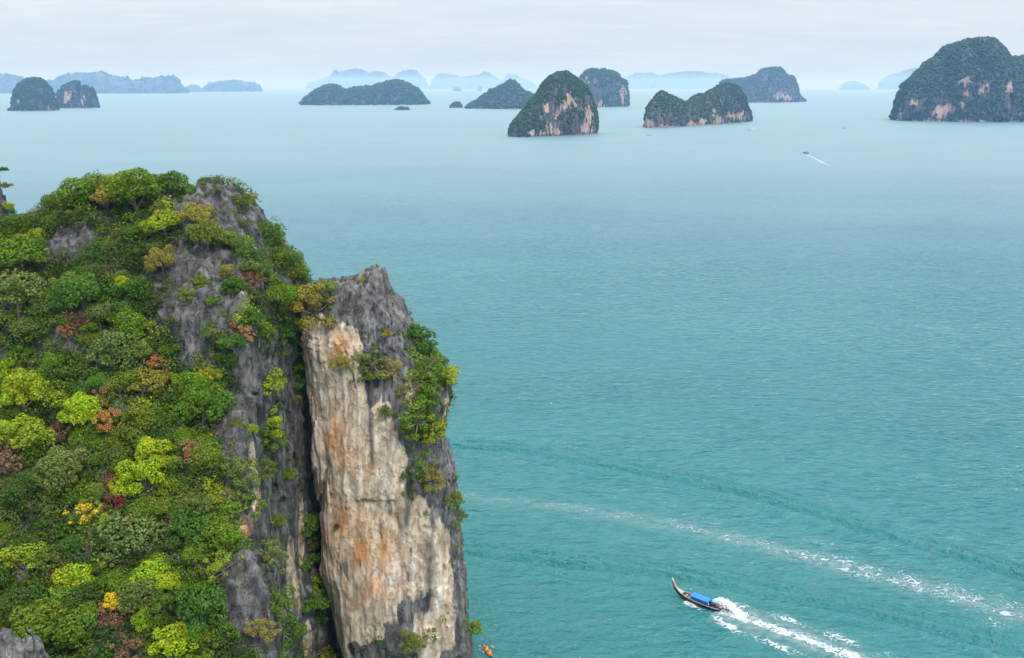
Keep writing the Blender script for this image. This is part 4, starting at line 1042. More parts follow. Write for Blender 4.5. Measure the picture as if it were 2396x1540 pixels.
add_attr(um, 'tint', np.concatenate([np.repeat(tint, per, 0), np.ones((len(pick) * per, 1))], 1), 'FLOAT_COLOR', 'FACE')
add_attr(um, 'shade', rng.beta(2.2, 2.2, len(uf_)), 'FLOAT', 'FACE'); add_attr(um, 'lobe', np.repeat(rng.uniform(0, 1, len(pick)), per), 'FLOAT', 'FACE')
obj('undergrowth', um, LEAF_STUFF, kind='stuff', label='low tangled green undergrowth covering the rock between the trees')

# scrub rooted all over the ledges of the pillar's weathered side
pa = pv[pq]; pc = pa.mean(1); pn = np.cross(pa[:, 2] - pa[:, 0], pa[:, 3] - pa[:, 1]); pn /= np.linalg.norm(pn, axis=1, keepdims=True) + 1e-9
cu, cvv_, _ = project(pc)
g2 = fbm(pc[:, 0] / 3.2, pc[:, 1] / 3.2, pc[:, 2] / 4.5, 3)
shoulder = np.exp(-((cu - 1000) / 48) ** 2 - ((cvv_ - 860) / 85) ** 2) + np.exp(-((cu - 985) / 40) ** 2 - ((cvv_ - 985) / 50) ** 2) + 0.8 * np.exp(-((cu - 985) / 32) ** 2 - ((cvv_ - 1090) / 40) ** 2) + 0.2 * np.exp(-((cu - 870) / 50) ** 2 - ((cvv_ - 850) / 36) ** 2) + 0.5 * np.exp(-((cu - 735) / 34) ** 2 - ((cvv_ - 700) / 46) ** 2) + 0.35 * np.exp(-((cu - 1062) / 18) ** 2 - ((cvv_ - 1190) / 60) ** 2) + 0.3 * np.exp(-((cu - 960) / 50) ** 2 - ((cvv_ - 1490) / 40) ** 2)
wgt = (shoulder * sstep(-0.25, 0.3, g2) + 0.035 * sstep(0.2, 0.5, g2) * (cu > 880)) * ((pn * (np.array([0, 0, CAM_H]) - pc)).sum(1) > 0) * (cu < 1110)
pk2 = rng.choice(len(pc), 520, p=wgt / wgt.sum())
ctr = pc[pk2] + pn[pk2] * 0.1; rad = rng.uniform(0.3, 0.95, len(pk2)); per = 60
dirs = rand_dirs(len(pk2) * per, -0.6).reshape(len(pk2), per, 3)
pos = ctr[:, None] + dirs * rad[:, None, None] * rng.uniform(0.35, 1.1, (len(pk2), per, 1)) * np.array([1, 1, 1.15])
nn = dirs + 0.7 * rng.normal(0, 1, dirs.shape) + np.array([0, 0, 0.35])
uv_, uf_ = leaf_cards(pos.reshape(-1, 3), nn.reshape(-1, 3), rng.uniform(0.09, 0.19, len(pk2) * per))
sm_ = mesh_np('cliff_scrub', uv_, uf_, False)
tint = pal[rng.choice(8, len(pk2), p=[.12, .30, .10, .18, .10, .10, .08, .02])] * rng.uniform(0.75, 1.15, (len(pk2), 1))
add_attr(sm_, 'tint', np.concatenate([np.repeat(tint, per, 0), np.ones((len(pk2) * per, 1))], 1), 'FLOAT_COLOR', 'FACE')
add_attr(sm_, 'shade', rng.beta(2.2, 2.2, len(uf_)), 'FLOAT', 'FACE'); add_attr(sm_, 'lobe', np.repeat(rng.uniform(0, 1, len(pk2)), per), 'FLOAT', 'FACE')
obj('cliff_scrub', sm_, LEAF_STUFF, kind='stuff', label='thin green and ochre scrub clinging to the ledges of the pillar')

for (u, v, rp, c, lb) in [(14, 432, 12, 'olive', 'small tuft sticking out of the dark spire at the left edge'), (10, 395, 10, 'deep green', 'dark tuft on top of the spire at the left edge'), (18, 478, 12, 'yellow green', 'yellowish tuft low on the spire at the left edge')]:
    w = at_y(u, v, 157.0); rr = rp * 160 / FPX
    plant(Vector(w) - Vector((0, 0, 1.2 * rr)), rr, c, 'shrub', 'cliff_shrub', 0.8, lb, 'shrubs rooted on the cliffs', 'shrub')
# ------------------------------------------------------------------ boats, people, wakes
def loft(stations, prof, close_ends=True):
    """stations: (x, half beam, keel z, sheer z); prof: (beam fraction, height fraction) from sheer to keel"""
    V, F = [], []
    k = len(prof) * 2 - 1
    for (x, b, kz, sz) in stations:
        ring = [(x, b * f, kz + (sz - kz) * g) for f, g in prof] + [(x, -b * f, kz + (sz - kz) * g) for f, g in prof[-2::-1]]
        V += ring
    for i in range(len(stations) - 1):
        for j in range(k - 1):
            F.append((i * k + j, (i + 1) * k + j, (i + 1) * k + j + 1, i * k + j + 1))
    V = np.array(V, float); F = np.array(F)
    if close_ends:
        E = []
        for i in (0, len(stations) - 1):
            for j in range(k // 2):
                a, b_, c_, d_ = i * k + j, i * k + j + 1, i * k + k - 2 - j, i * k + k - 1 - j
                if b_ != c_: E.append((a, b_, c_, d_) if i == 0 else (d_, c_, b_, a))
        if E: F = np.concatenate([F, np.array(E)])
    return V, F
def box(c, s, rz=0.0):
    v = np.array([(x, y, z) for x in (-.5, .5) for y in (-.5, .5) for z in (-.5, .5)]) * np.array(s)
    ca, sa = math.cos(rz), math.sin(rz)
    v = np.stack([v[:, 0] * ca - v[:, 1] * sa, v[:, 0] * sa + v[:, 1] * ca, v[:, 2]], 1) + np.array(c)
    return v, np.array([(0, 1, 3, 2), (4, 6, 7, 5), (0, 4, 5, 1), (2, 3, 7, 6), (0, 2, 6, 4), (1, 5, 7, 3)])
def part(name, vf, mat, parent, smooth=False, **props):
    return obj(name, mesh_np(name, vf[0], vf[1], smooth), mat, parent, **props)
HULL = plain('dark_hull_paint', (0.022, 0.026, 0.028), 0.45, 0.3, 2)
RAIL = plain('worn_rail_paint', (0.30, 0.36, 0.42), 0.5, 0.3, 3)
DECK = plain('brown_deck_boards', (0.16, 0.075, 0.06), 0.7, 0.3, 4)
BOW = plain('bare_bow_wood', (0.40, 0.33, 0.26), 0.7, 0.25, 3)
TARP = plain('blue_tarpaulin', (0.010, 0.19, 0.66), 0.55, 0.35, 1.6)
TARP2 = plain('cyan_tarpaulin', (0.02, 0.45, 0.62), 0.55, 0.12, 2)
SIDE = plain('blue_side_cloth', (0.015, 0.06, 0.22), 0.7, 0.25, 2)
STEEL = plain('worn_steel', (0.25, 0.25, 0.26), 0.4, 0.2, 5, 0.7)
PINK = plain('pink_ribbon', (0.66, 0.17, 0.20), 0.7, 0.2, 5)
PALE = plain('pale_garland', (0.70, 0.62, 0.50), 0.8, 0.2, 5)
RUST = plain('red_hull_bottom', (0.30, 0.05, 0.025), 0.6, 0.25, 3)
YEL = plain('yellow_flag', (0.78, 0.68, 0.22), 0.7, 0.1, 4)
SKIN = plain('skin', (0.32, 0.19, 0.13), 0.6, 0.1, 6)
HAIR = plain('dark_hair', (0.015, 0.012, 0.010), 0.6, 0.2, 9)
NAVY = plain('navy_cloth', (0.018, 0.025, 0.07), 0.8, 0.25, 6)
WHITE = plain('white_cloth', (0.70, 0.69, 0.68), 0.8, 0.1, 6)
GREYC = plain('grey_cloth', (0.16, 0.15, 0.16), 0.8, 0.2, 6)
VEST = plain('orange_life_vest', (0.85, 0.22, 0.02), 0.7, 0.15, 6)
REDP = plain('red_plastic', (0.62, 0.035, 0.03), 0.35, 0.15, 3)
ORNP = plain('orange_plastic', (0.85, 0.25, 0.03), 0.35, 0.15, 3)
YELP = plain('yellow_plastic', (0.80, 0.50, 0.06), 0.35, 0.15, 3)

def person(label, loc, rz, shirt, trousers, pose, group):
    """one continuous body: rounded capsules blended together, posed by joint positions"""
    J = {'sit': dict(hip=(0, 0, .10), chest=(.03, 0, .48), neck=(.04, 0, .60), head=(.06, 0, .76), knee=(.42, .13, .22), foot=(.45, .14, -.2), sh=.19, elbow=(.12, .26, .28), hand=(.33, .20, .22)),
         'steer': dict(hip=(0, 0, .80), chest=(-.02, 0, 1.22), neck=(-.01, 0, 1.36), head=(.01, 0, 1.52), knee=(.06, .13, .42), foot=(0, .15, .0), sh=.19, elbow=(-.16, .27, 1.02), hand=(-.40, .20, .95)),
         'paddle': dict(hip=(0, 0, .12), chest=(.0, 0, .50), neck=(.01, 0, .62), head=(.03, 0, .78), knee=(.45, .16, .28), foot=(.82, .13, .08), sh=.19, elbow=(.22, .32, .40), hand=(.42, .30, .46))}[pose]
    a = lambda p, s: np.array([p[0], p[1] * s, p[2]])
    segs = [(a(J['hip'], 1), a(J['chest'], 1), .15, .155), (a(J['chest'], 1), a(J['neck'], 1), .13, .06), (a(J['neck'], 1), a(J['head'], 1), .06, .085), (a(J['head'], 1), a(J['head'], 1) + [0, 0, .05], .10, .105)]
    for s in (1, -1):
        sh = a(J['chest'], 1) + [0, J['sh'] * s, .05]
        segs += [(a(J['chest'], 1) + [0, .08 * s, .05], sh, .10, .075), (sh, a(J['elbow'], s), .062, .05), (a(J['elbow'], s), a(J['hand'], s), .048, .038), (a(J['hand'], s), a(J['hand'], s) + [.06, 0, 0], .042, .034)]
        segs += [(a(J['hip'], 1) + [0, .09 * s, -.02], a(J['knee'], s), .095, .07), (a(J['knee'], s), a(J['foot'], s), .065, .045), (a(J['foot'], s), a(J['foot'], s) + [.16, 0, -.01], .05, .04)]
    P = np.array([p for s_ in segs for p in s_[:2]])
    def base(x, y, z):
        f = None
        for p, q, r0, r1 in segs:
            d = q - p; l2 = (d * d).sum() + 1e-9
            t_ = np.clip(((x - p[0]) * d[0] + (y - p[1]) * d[1] + (z - p[2]) * d[2]) / l2, 0, 1)
            g = np.sqrt((x - p[0] - t_ * d[0]) ** 2 + (y - p[1] - t_ * d[1]) ** 2 + (z - p[2] - t_ * d[2]) ** 2) - (r0 + (r1 - r0) * t_)
            f = g if f is None else smin(f, g, 0.03)
        return f
    v, q = sdf_mesh(base, None, P.min(0) - .22, P.max(0) + .22, 0.035, 1)
    m = mesh_np('person', v, q)
    for mt in (SKIN, shirt, trousers, HAIR): m.materials.append(mt)
    c = v[q].mean(1); hd = np.array(J['head'])
    idx_ = np.zeros(len(q), np.int32)
    idx_[(c[:, 2] > J['hip'][2] + .04) & (c[:, 2] < J['neck'][2] + .0)] = 1
    for s in (1, -1):
        e, h2 = a(J['elbow'], s), a(J['hand'], s)
        idx_[np.minimum(np.linalg.norm(c - (e + h2) / 2, axis=1), np.linalg.norm(c - h2, axis=1)) < .13] = 0
    idx_[(c[:, 2] <= J['hip'][2] + .04)] = 2
    for s in (1, -1): idx_[np.linalg.norm(c - (a(J['hip'], 1) + a(J['knee'], s)) / 2, axis=1) < .17] = 2
    idx_[(np.linalg.norm(c - hd, axis=1) < .24) & (c[:, 2] > hd[2] + .03 + .6 * np.maximum(0, c[:, 0] - hd[0]))] = 3
    m.polygons.foreach_set('material_index', idx_)
    return obj('person', m, None, None, loc, label=label, category='person', group=group)

# --- long-tail boat
gb, gs = ground(1583, 1394), ground(1678, 1428)
hd = (gb - gs)[:2]; BL = np.linalg.norm(hd); ang = math.atan2(hd[1], hd[0]); SCL = BL / 11.0
print('boat waterline', BL)
boat = obj('longtail_boat', None, loc=(*(gs + gb)[:2] / 2, 0.12), label='blue-canopied wooden long-tail boat speeding away to the left', category='boat')
boat.rotation_euler = (0, math.radians(-2.0), ang); boat.scale = (SCL,) * 3
ST = [(-6.2, .70, .10, .80), (-5.2, .98, -.2, .76), (-3, 1.18, -.3, .74), (0, 1.22, -.3, .80), (2.3, 1.05, -.25, .92), (3.8, .76, -.1, 1.12), (4.9, .44, .2, 1.45), (5.7, .20, .7, 1.9), (6.3, .11, 1.35, 2.5), (6.7, .09, 2.1, 3.1), (6.95, .07, 2.9, 3.7)]
prof = [(1, 1), (.97, .62), (.80, .28), (.40, .06), (0.06, 0)]
hullm = part('hull', loft(ST, prof), HULL, boat, True)
part('hull_bottom', loft([(x, b * .86 + .012, k - .02, k + (s - k) * .30) for x, b, k, s in ST[:7]], [(1, 1), (.92, .6), (.5, .1), (.06, 0)]), RUST, boat, True)
for s in (1, -1):
    part('gunwale', tube([(x, s * b, z + .03) for x, b, _, z in ST[:9]], [.075] * 9, 6), RAIL, boat, True)
inner = [(x, max(.03, b - .09), k + .25, z - .03) for x, b, k, z in ST[:7]]
part('inner_planking', loft([(x, b, k, z) for x, b, k, z in inner], [(1, 1), (.9, .45), (.7, .02), (0.05, 0)], False), DECK, hullm, True)
fl = np.array([(x, s * max(.04, b - .12), .36 + .05 * max(0, x - 2)) for x, b, _, z in ST[:6] for s in (1, -1)])
part('deck', (fl, np.array([(2 * i, 2 * i + 2, 2 * i + 3, 2 * i + 1) for i in range(5)])), DECK, boat)
fo = np.array([(x, s * max(.03, b - .03), z - .02) for x, b, _, z in ST[5:9] for s in (1, -1)])
part('foredeck', (np.concatenate([fo, fo - [0, 0, .06]]), np.concatenate([np.array([(2 * i, 2 * i + 2, 2 * i + 3, 2 * i + 1) for i in range(3)]), np.array([(8 + 2 * i + 1, 8 + 2 * i + 3, 8 + 2 * i + 2, 8 + 2 * i) for i in range(3)])])), BOW, boat)
for x in (2.9, 1.9, -3.4, -4.6):
    b = np.interp(x, [s[0] for s in ST], [s[1] for s in ST])
    part('thwart', box((x, 0, .70), (.34, 2 * b - .12, .06)), BOW if x > 0 else DECK, boat)
pr = part('prow_garland', tube([(5.9, 0, 2.15), (6.3, 0, 2.65), (6.62, 0, 3.1), (6.8, 0, 3.4)], [.20, .24, .22, .14], 8), PINK, boat, True)
part('ribbon', tube([(6.30, .1, 2.75), (6.22, .22, 2.3), (6.15, .2, 1.9)], [.07, .09, .05], 5), PINK, pr, True)
part('pale_wrap', tube([(6.78, 0, 3.35), (6.9, 0, 3.7), (6.98, 0, 4.0)], [.17, .19, .07], 8), PALE, pr, True)
# canopy: arched tarpaulin on posts
xs = np.linspace(-3.6, 1.2, 9); ys = np.linspace(-1.12, 1.12, 9)
cv_ = np.array([(x, y, 1.98 - .22 * (y / 1.1) ** 2 + .07 * math.cos(x * 3.93 + 1.0) * (1 - .3 * abs(y))) for x in xs for y in ys])
cf_ = np.array([(i * 9 + j, (i + 1) * 9 + j, (i + 1) * 9 + j + 1, i * 9 + j + 1) for i in range(8) for j in range(8)])
can = part('canopy', (np.concatenate([cv_, cv_ - [0, 0, .04]]), np.concatenate([cf_, cf_[:, ::-1] + 81])), TARP, boat, True)
for s in (1, -1):
    sv2 = np.array([(x, s * (1.13 + (0.02 if k else 0)), z) for x in xs[:-1] for k, z in ((0, 1.76), (1, 1.02))])
    part('side_cloth', (np.concatenate([sv2, sv2 + [0, s * .02, 0]]), np.concatenate([np.array([(2 * i, 2 * i + 1, 2 * i + 3, 2 * i + 2) for i in range(7)]), np.array([(16 + 2 * i + 2, 16 + 2 * i + 3, 16 + 2 * i + 1, 16 + 2 * i) for i in range(7)])])), SIDE, can)
for x in (-3.5, -1.9, -.4, 1.1):
    for s in (1, -1):
        part('canopy_post', tube([(x, s * 1.05, .6), (x, s * 1.08, 1.78)], [.035, .035], 6), STEEL, boat)
part('aft_awning', (lambda v: (np.concatenate([v, v - [0, 0, .04]]), np.array([(0, 1, 2, 3), (7, 6, 5, 4)])))(np.array([(-3.7, -1.05, 1.85), (-4.9, -1.0, 1.72), (-4.9, .2, 1.84), (-3.7, .2, 1.96)])), TARP2, boat)
eng = part('engine', (lambda p: join(p))([box((-5.35, 0, 1.18), (.75, .42, .45)), box((-5.25, 0, .9), (.2, .2, .3)), box((-5.0, .02, 1.5), (.3, .3, .2))]), STEEL, boat)
part('exhaust_pipe', tube([(-5.5, .2, 1.4), (-5.5, .24, 1.75), (-5.7, .26, 1.9)], [.05, .05, .05], 6), HULL, eng)
shf = part('tail_shaft', tube([(-5.7, 0, 1.1), (-7.6, 0, .45), (-9.3, 0, -.12)], [.06, .05, .045], 6), STEEL, boat)
part('propeller', join([box((-9.35, 0, -.12), (.06, .36, .1)), box((-9.36, 0, -.12), (.05, .1, .36))]), STEEL, shf)
part('tiller', tube([(-5.0, 0, 1.3), (-4.2, .25, 1.45), (-3.9, .3, 1.42)], [.03, .03, .03], 6), STEEL, eng)
fp = part('flag_pole', tube([(2.0, -.9, .85), (2.0, -.92, 2.5)], [.02, .02], 5), STEEL, boat)
part('flag', box((2.2, -.92, 2.32), (.42, .03, .32)), YEL, fp)
def in_boat(x, y, z):
    return np.array(boat.location) + SCL * np.array([x * math.cos(ang) - y * math.sin(ang), x * math.sin(ang) + y * math.cos(ang), z + 0.035 * x])
PAX = 'people aboard the long-tail boat'
for (x, y, z, sh_, tr_, pose, lb) in [(-4.05, .35, .36, NAVY, NAVY, 'steer', 'boatman in dark clothes standing at the engine of the long-tail boat'),
                                      (-3.35, .62, .72, WHITE, NAVY, 'sit', 'passenger in a pale top seated at the rear of the canopy'),
                                      (-3.3, -.55, .72, NAVY, GREYC, 'sit', 'passenger in navy seated beside the one in the pale top'),
                                      (-4.6, -.5, .72, GREYC, NAVY, 'sit', 'passenger in grey seated behind the boat canopy')]:
    o = person(lb, in_boat(x, y, z), ang, sh_, tr_, pose, PAX)
    o.rotation_euler = (0, 0, ang)
# --- kayak with two paddlers
k0, k1 = ground(1151, 1538), ground(1132, 1512)
kd = (k1 - k0)[:2]; kang = math.atan2(kd[1], kd[0]); kl = np.linalg.norm(kd); kc = (k0 + k1) / 2; ks = kl / 4.0
print('kayak length', kl)
kz = float(sea_height(kc[:1], kc[1:2])[0])
kay = obj('kayak', None, loc=(kc[0], kc[1], kz + 0.02), label='orange and red sit-on kayak on the water beside the pillar foot', category='kayak')
kay.rotation_euler = (0, 0, kang); kay.scale = (ks,) * 3
KST = [(-2.0, .05, .16, .34), (-1.75, .20, .0, .30), (-1.1, .36, -.08, .27), (0, .42, -.09, .25), (1.1, .36, -.08, .27), (1.75, .20, .0, .31), (2.0, .05, .18, .37)]
kp = [(.82, 1.0), (1.0, .75), (.82, .25), (.3, .03), (.05, 0)]
part('hull', loft(KST[1:-1], kp), ORNP, kay, True)
part('bow', loft(KST[-2:], kp), REDP, kay, True); part('stern', loft(KST[:2], kp), REDP, kay, True)
dkx = KST[1:-1]
for nm, st_, mt in (('deck', KST[2:5], ORNP), ('bow_deck', KST[4:], REDP), ('stern_deck', KST[:3], REDP)):
    v = np.array([(x, f * b, z + h_) for x, b, _, z in st_ for f, h_ in ((.82, 0), (.4, .02), (-.4, .02), (-.82, 0))])
    n_ = len(st_)
    part(nm, (v, np.array([(i * 4 + j, i * 4 + j + 1, (i + 1) * 4 + j + 1, (i + 1) * 4 + j) for i in range(n_ - 1) for j in range(3)])), mt, kay, True)
for x in (.55, -.75):
    part('seat', join([box((x, 0, .30), (.42, .46, .08)), box((x - .24, 0, .46), (.07, .44, .32))]), YELP, kay)
for i, (x, lb) in enumerate([(.55, 'front paddler in an orange life vest in the kayak'), (-.75, 'rear paddler in an orange life vest in the kayak')]):
    w = np.array([kc[0] + ks * x * math.cos(kang), kc[1] + ks * x * math.sin(kang), kz + .22])
    o = person(lb, w, kang, VEST, NAVY if i else GREYC, 'paddle', 'kayak paddlers'); o.rotation_euler = (0, 0, kang)
    pw = w + np.array([.42 * math.cos(kang), .42 * math.sin(kang), .48])
    pd = obj('paddle', None, loc=pw, label=('front' if i == 0 else 'rear') + ' double-bladed paddle held across the kayak', category='paddle', group='kayak paddles')
    pd.rotation_euler = (0, 0, kang + (.25 if i else -.2))
    part('shaft', tube([(0, -1.0, -.12 + .2 * i), (0, 1.0, .12 - .2 * i)], [.018, .018], 6), HULL, pd)
    for s in (1, -1):
        part('blade', box((0, s * 1.12, s * (.13 - .22 * i)), (.16, .36, .02)), YELP, pd)

# --- small speedboats far out
def speedboat(label, u, v, heading, ln):
    g = ground(u, v)
    r = obj('speedboat', None, loc=(g[0], g[1], 0.1), label=label, category='boat', group='small boats out in the bay')
    r.rotation_euler = (0, 0, heading); r.scale = (ln / 9.0,) * 3
    part('hull', loft([(-4.5, 1.1, -.2, .9), (-2, 1.3, -.3, .95), (1, 1.2, -.25, 1.1), (3, .7, 0, 1.3), (4.5, .08, .7, 1.6)], [(1, 1), (.95, .5), (.5, .1), (.05, 0)]), WHITE if ln > 11 else HULL, r, True)
    part('deck', box((-.8, 0, .85), (6.2, 2.0, .08)), DECK, r)
    part('canopy', box((-1.2, 0, 2.3), (4.2, 2.2, .12)), NAVY, r)
    for x in (-3.1, .7):
        for s in (1, -1): part('canopy_post', tube([(x, s, .8), (x, s, 2.3)], [.06, .06], 5), STEEL, r)
    return g
far_boats = [('tiny boat trailing a long white wake toward the dome island', 1520, 318, math.radians(5), 12.5, [(1512, 319), (1460, 324), (1395, 332)], 5.0),
             ('tiny boat with a short wake below the two-humped island', 1753, 305, math.radians(195), 12.5, [(1756, 304), (1768, 301), (1782, 298)], 9.0),
             ('tiny dark boat without a wake on the open water, left of the broad island', 1976.5, 300.5, math.radians(10), 11.5, None, 0),
             ('tiny dark boat heading away with a fading wake, right of centre', 1885, 359, math.radians(125), 10.5, [(1889, 363), (1906, 371), (1938, 388)], 5.0)]
for lb, u, v, h_, ln, wk, ww in far_boats: speedboat(lb, u, v, h_, ln)

# --- foam
FOAM = material('sea_foam'); t = NT(FOAM)
co = t.new('ShaderNodeTexCoord').outputs['Object']
b = t.bsdf(Base_Color=t.mix(t.noise(co, 1.2, 4), (0.40, 0.47, 0.49, 1), (0.54, 0.57, 0.58, 1)), Roughness=0.8)
tp = t.new('ShaderNodeBsdfTransparent')
thick = t.math('MULTIPLY', t.attr('thick'), t.maprange(t.noise(co, 2.5, 3), 0.3, 0.7, 0.6, 1.25), clamp=True)
t.out(t.new('ShaderNodeMixShader', {0: thick, 1: tp.outputs[0], 2: b.outputs[0]}).outputs[0])
def foam_strip(line, env, half, cell, seed, scale=1.0, lift=0.05, solid=1.0, thin=5.2, soft=0.42):
    """real flecks and threads of foam on the water along a line; env(s, w) gives how dense it is"""
    d = np.diff(line, axis=0); l = np.linalg.norm(d, axis=1); L = np.concatenate([[0], np.cumsum(l)])
    s = np.arange(0, L[-1], cell); w = np.arange(-half, half, cell)
    cx_, cy_ = np.interp(s, L, line[:, 0]), np.interp(s, L, line[:, 1])
    tx, ty = np.gradient(cx_), np.gradient(cy_); tl = np.hypot(tx, ty); tx, ty = tx / tl, ty / tl
    X = cx_[:, None] - ty[:, None] * w[None]; Y = cy_[:, None] + tx[:, None] * w[None]
    e = env((s / L[-1])[:, None] + 0 * w[None], w[None] + 0 * s[:, None])
    q = scale
    wx, wy = X + .9 * q * perlin(X / (2.2 * q), Y / (2.2 * q), seed), Y + .9 * q * perlin(X / (2.2 * q), Y / (2.2 * q), seed + 5)
    th = np.minimum(np.abs(perlin(wx / (1.5 * q), wy / (1.5 * q), seed + 1)), 1.25 * np.abs(perlin(wx / (.7 * q), wy / (.7 * q), seed + 2)))
    patch = 0.5 + 1.1 * fbm(X / (5 * q), Y / (5 * q), seed + 3, 2)
    val = e * np.clip(0.35 + patch, 0.2, 1.15) - th * thin + (solid * np.clip(e - 0.8, 0, 1) * 2.5) - 0.12
    keep = (val[:-1, :-1] > 0) & (e[:-1, :-1] > 0.02)
    i, j = np.nonzero(keep)
    Z_ = sea_height(X, Y) + lift + 0.03 * perlin(X / .3, Y / .3, seed)
    P_ = np.stack([X, Y, Z_], -1)
    idn = np.full(X.shape, -1, np.int64); 
    quad = np.stack([np.stack([i, j], 1), np.stack([i + 1, j], 1), np.stack([i + 1, j + 1], 1), np.stack([i, j + 1], 1)], 1)
    flat = quad[..., 0] * X.shape[1] + quad[..., 1]
    un, inv = np.unique(flat, return_inverse=True)
    al = np.clip(soft + 0.9 * val + 0.25 * e, 0.2, 0.92)
    return np.concatenate([P_.reshape(-1, 3)[un], al.reshape(-1, 1)[un]], 1), inv.reshape(-1, 4)
def foam_obj(name, label, vf):
    print(name, len(vf[1]))
    m = mesh_np(name, vf[0][:, :3], vf[1]); add_attr(m, 'thick', vf[0][:, 3])
    return obj(name, m, FOAM, kind='stuff', label=label, category='foam')
g_ = lambda x, s: np.exp(-(x / s) ** 2)
stern = [(1678, 1428), (1740, 1448), (1800, 1468), (1880, 1494), (1960, 1524), (2060, 1565)]
lc = polyline_px(stern)
wake = join([
    foam_strip(lc, lambda s, w: 1.25 * g_(w, 1.1 + 1.2 * s) + 0.35 * g_(w, 4.0) * (1 - s), 7, .13, 1.3, thin=7.5, soft=0.3),
    foam_strip(polyline_px([(1690, 1405), (1712, 1412), (1760, 1424), (1800, 1440), (1850, 1452), (1900, 1470), (1960, 1490), (2060, 1530), (2120, 1552)]), lambda s, w: (1.15 - .3 * s) * g_(w, 1.1 + .9 * s) * (0.75 + .45 * np.sin(s * 21)), 5, .13, 4.1, thin=8.5, soft=0.3),
    foam_strip(polyline_px([(1604, 1408), (1622, 1422), (1650, 1432), (1680, 1448), (1700, 1462), (1740, 1482), (1790, 1500), (1840, 1520), (1900, 1548)]), lambda s, w: 1.2 * g_(w, 1.0 + .8 * s) * (0.85 + .35 * np.sin(s * 17 + 1)), 5, .13, 7.7, thin=8.0, soft=0.3)])
def veil(line, half, strength, seed):
    vf = foam_strip(line, lambda s, w: np.full(s.shape, 3.0), half, .3, seed, lift=0.025)
    d_, s2 = line_dist(vf[0][:, 0], vf[0][:, 1], line)
    vf[0][:, 3] = strength * np.exp(-(d_ / (half * .5)) ** 2) * (0.6 + 0.8 * fbm(vf[0][:, 0] / 1.6, vf[0][:, 1] / 1.6, seed, 3)).clip(0, 1.3) * (1 - .5 * s2)
    return vf
wake = join([wake, veil(lc, 7.0, 0.6, 2.2)])
foam_obj('fresh_wake_foam', 'thick white foam churned up behind the long-tail boat', wake)
old = polyline_px([(1060, 1160), (1200, 1172), (1320, 1188), (1420, 1202), (1540, 1224), (1700, 1258), (1820, 1288), (1950, 1322), (2080, 1354), (2200, 1386), (2300, 1412), (2430, 1450)], 90)
trail = join([
    foam_strip(old, lambda s, w: (0.34 + .40 * sstep(.10, .70, s)) * g_(w - 1.0, 2.6 + 2.6 * s), 10, .12, 11.3, 1.0, solid=0, thin=8.5, soft=0.3),
    foam_strip(polyline_px([(1540, 1206), (1640, 1212), (1730, 1226)]), lambda s, w: .42 * g_(w, 3.0) * np.sin(np.pi * s), 6, .12, 13.9, 1.2, solid=0, thin=10),
    foam_strip(polyline_px([(1850, 1258), (1930, 1272), (2040, 1304)]), lambda s, w: .42 * g_(w, 2.6) * np.sin(np.pi * s), 6, .12, 15.1, 1.2, solid=0, thin=10),
    foam_strip(polyline_px([(1780, 1312), (1810, 1326), (1850, 1334)]), lambda s, w: .42 * g_(w, 2.0) * np.sin(np.pi * s), 5, .12, 16.4, 1.0, solid=0, thin=10),
    foam_strip(polyline_px([(2270, 1435), (2320, 1455), (2385, 1478)]), lambda s, w: .5 * g_(w, 2.4) * np.sin(np.pi * s), 6, .12, 17.2, 1.0, solid=0, thin=10)])
trail = join([trail, veil(old[::-1], 7.0, 0.26, 3.4)])
foam_obj('wake_foam_trail', 'long broken lacy trail of old wake foam across the water', trail)
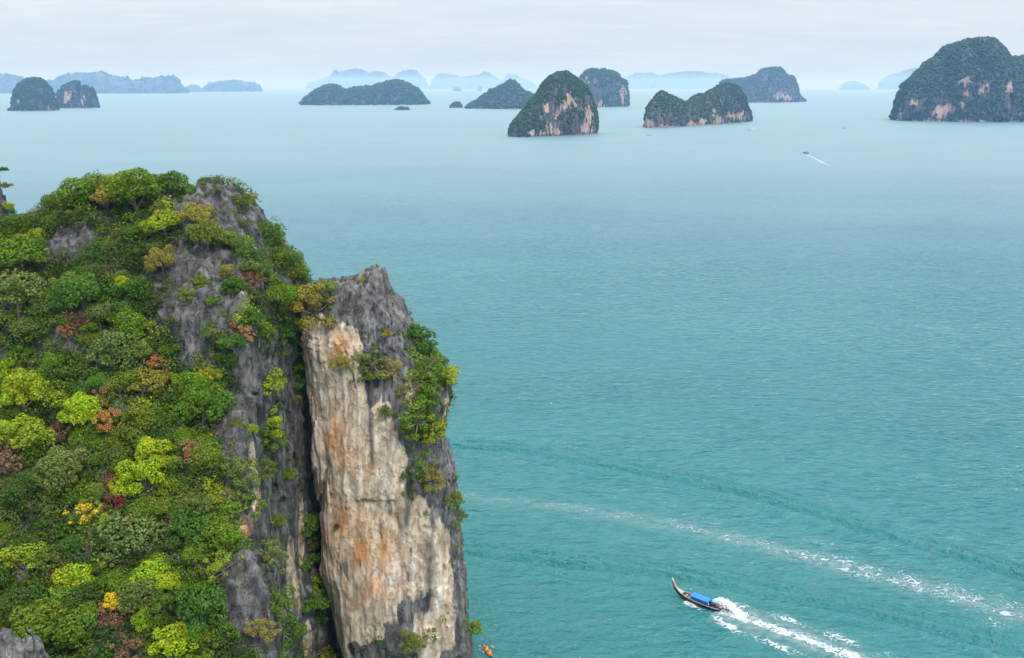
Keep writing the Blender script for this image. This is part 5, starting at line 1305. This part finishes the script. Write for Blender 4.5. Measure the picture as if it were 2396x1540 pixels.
for k, (lb, u, v, h_, ln, wk, ww) in enumerate(far_boats):
    if wk:
        vf = foam_strip(polyline_px(wk), lambda s, w: 2.0 * (1 - .6 * s) * g_(w, ww * .45 * (0.5 + s)), ww, .8, 21.0 + k, 5.0, 0.12)
        foam_obj('distant_wake_foam', ['thin white wake line right of the dome island', 'short white wake under the two-humped island', '', 'fading pale wake of the boat heading away'][k], vf)
# spray thrown up by the propeller, beside the stern
n = 1500
a0 = in_boat(-5.2, -1.4, 0); dirn = np.array([-math.cos(ang), -math.sin(ang), 0]); sidev = np.array([math.sin(ang), -math.cos(ang), 0])
s_ = rng.beta(1.2, 2.2, n); hgt_ = np.sin(np.pi * np.clip(s_ * 1.1 + .22, 0, 1)) * rng.beta(2, 1.6, n)
sp_ = a0 + dirn * (s_ * 7.5 - 1.2)[:, None] + sidev * (rng.normal(0.2, .35, n) * (1 + s_))[:, None]
sp_[:, 2] = 0.1 + 1.9 * hgt_
v_, f_ = crown_blobs(sp_, rng.uniform(.05, .13, n), .4)
sm2 = mesh_np('spray', v_, f_); add_attr(sm2, 'thick', np.full(len(v_), 2.5))
SPRAY = plain('white_spray', (0.86, 0.88, 0.89), 0.9, 0.05, 2)
obj('spray', sm2, SPRAY, kind='stuff', label='plume of white spray thrown up at the stern of the long-tail boat', category='spray')
# ------------------------------------------------------------------ sea haze
HZ = material('sea_haze'); t = NT(HZ)
pvn = t.new('ShaderNodeVolumePrincipled', {'Color': (0.28, 0.51, 0.90, 1), 'Density': 8.5e-5, 'Anisotropy': 0.55})
pvn.inputs['Absorption Color'].default_value = (1, 1, 1, 1)
t.new('ShaderNodeOutputMaterial', {'Volume': pvn.outputs[0]})
HZ.cycles.homogeneous_volume = True
R = SEA_R + 500
hb = np.array([(x, y, z) for x in (-R, R) for y in (-R, R) for z in (-2.5, 420.0)])
hf = np.array([(0, 1, 3, 2), (4, 6, 7, 5), (0, 4, 5, 1), (2, 3, 7, 6), (0, 2, 6, 4), (1, 5, 7, 3)])
haze = obj('haze', mesh_np('haze', hb, hf, False), HZ, kind='stuff', label='pale blue sea haze filling the air over the bay')
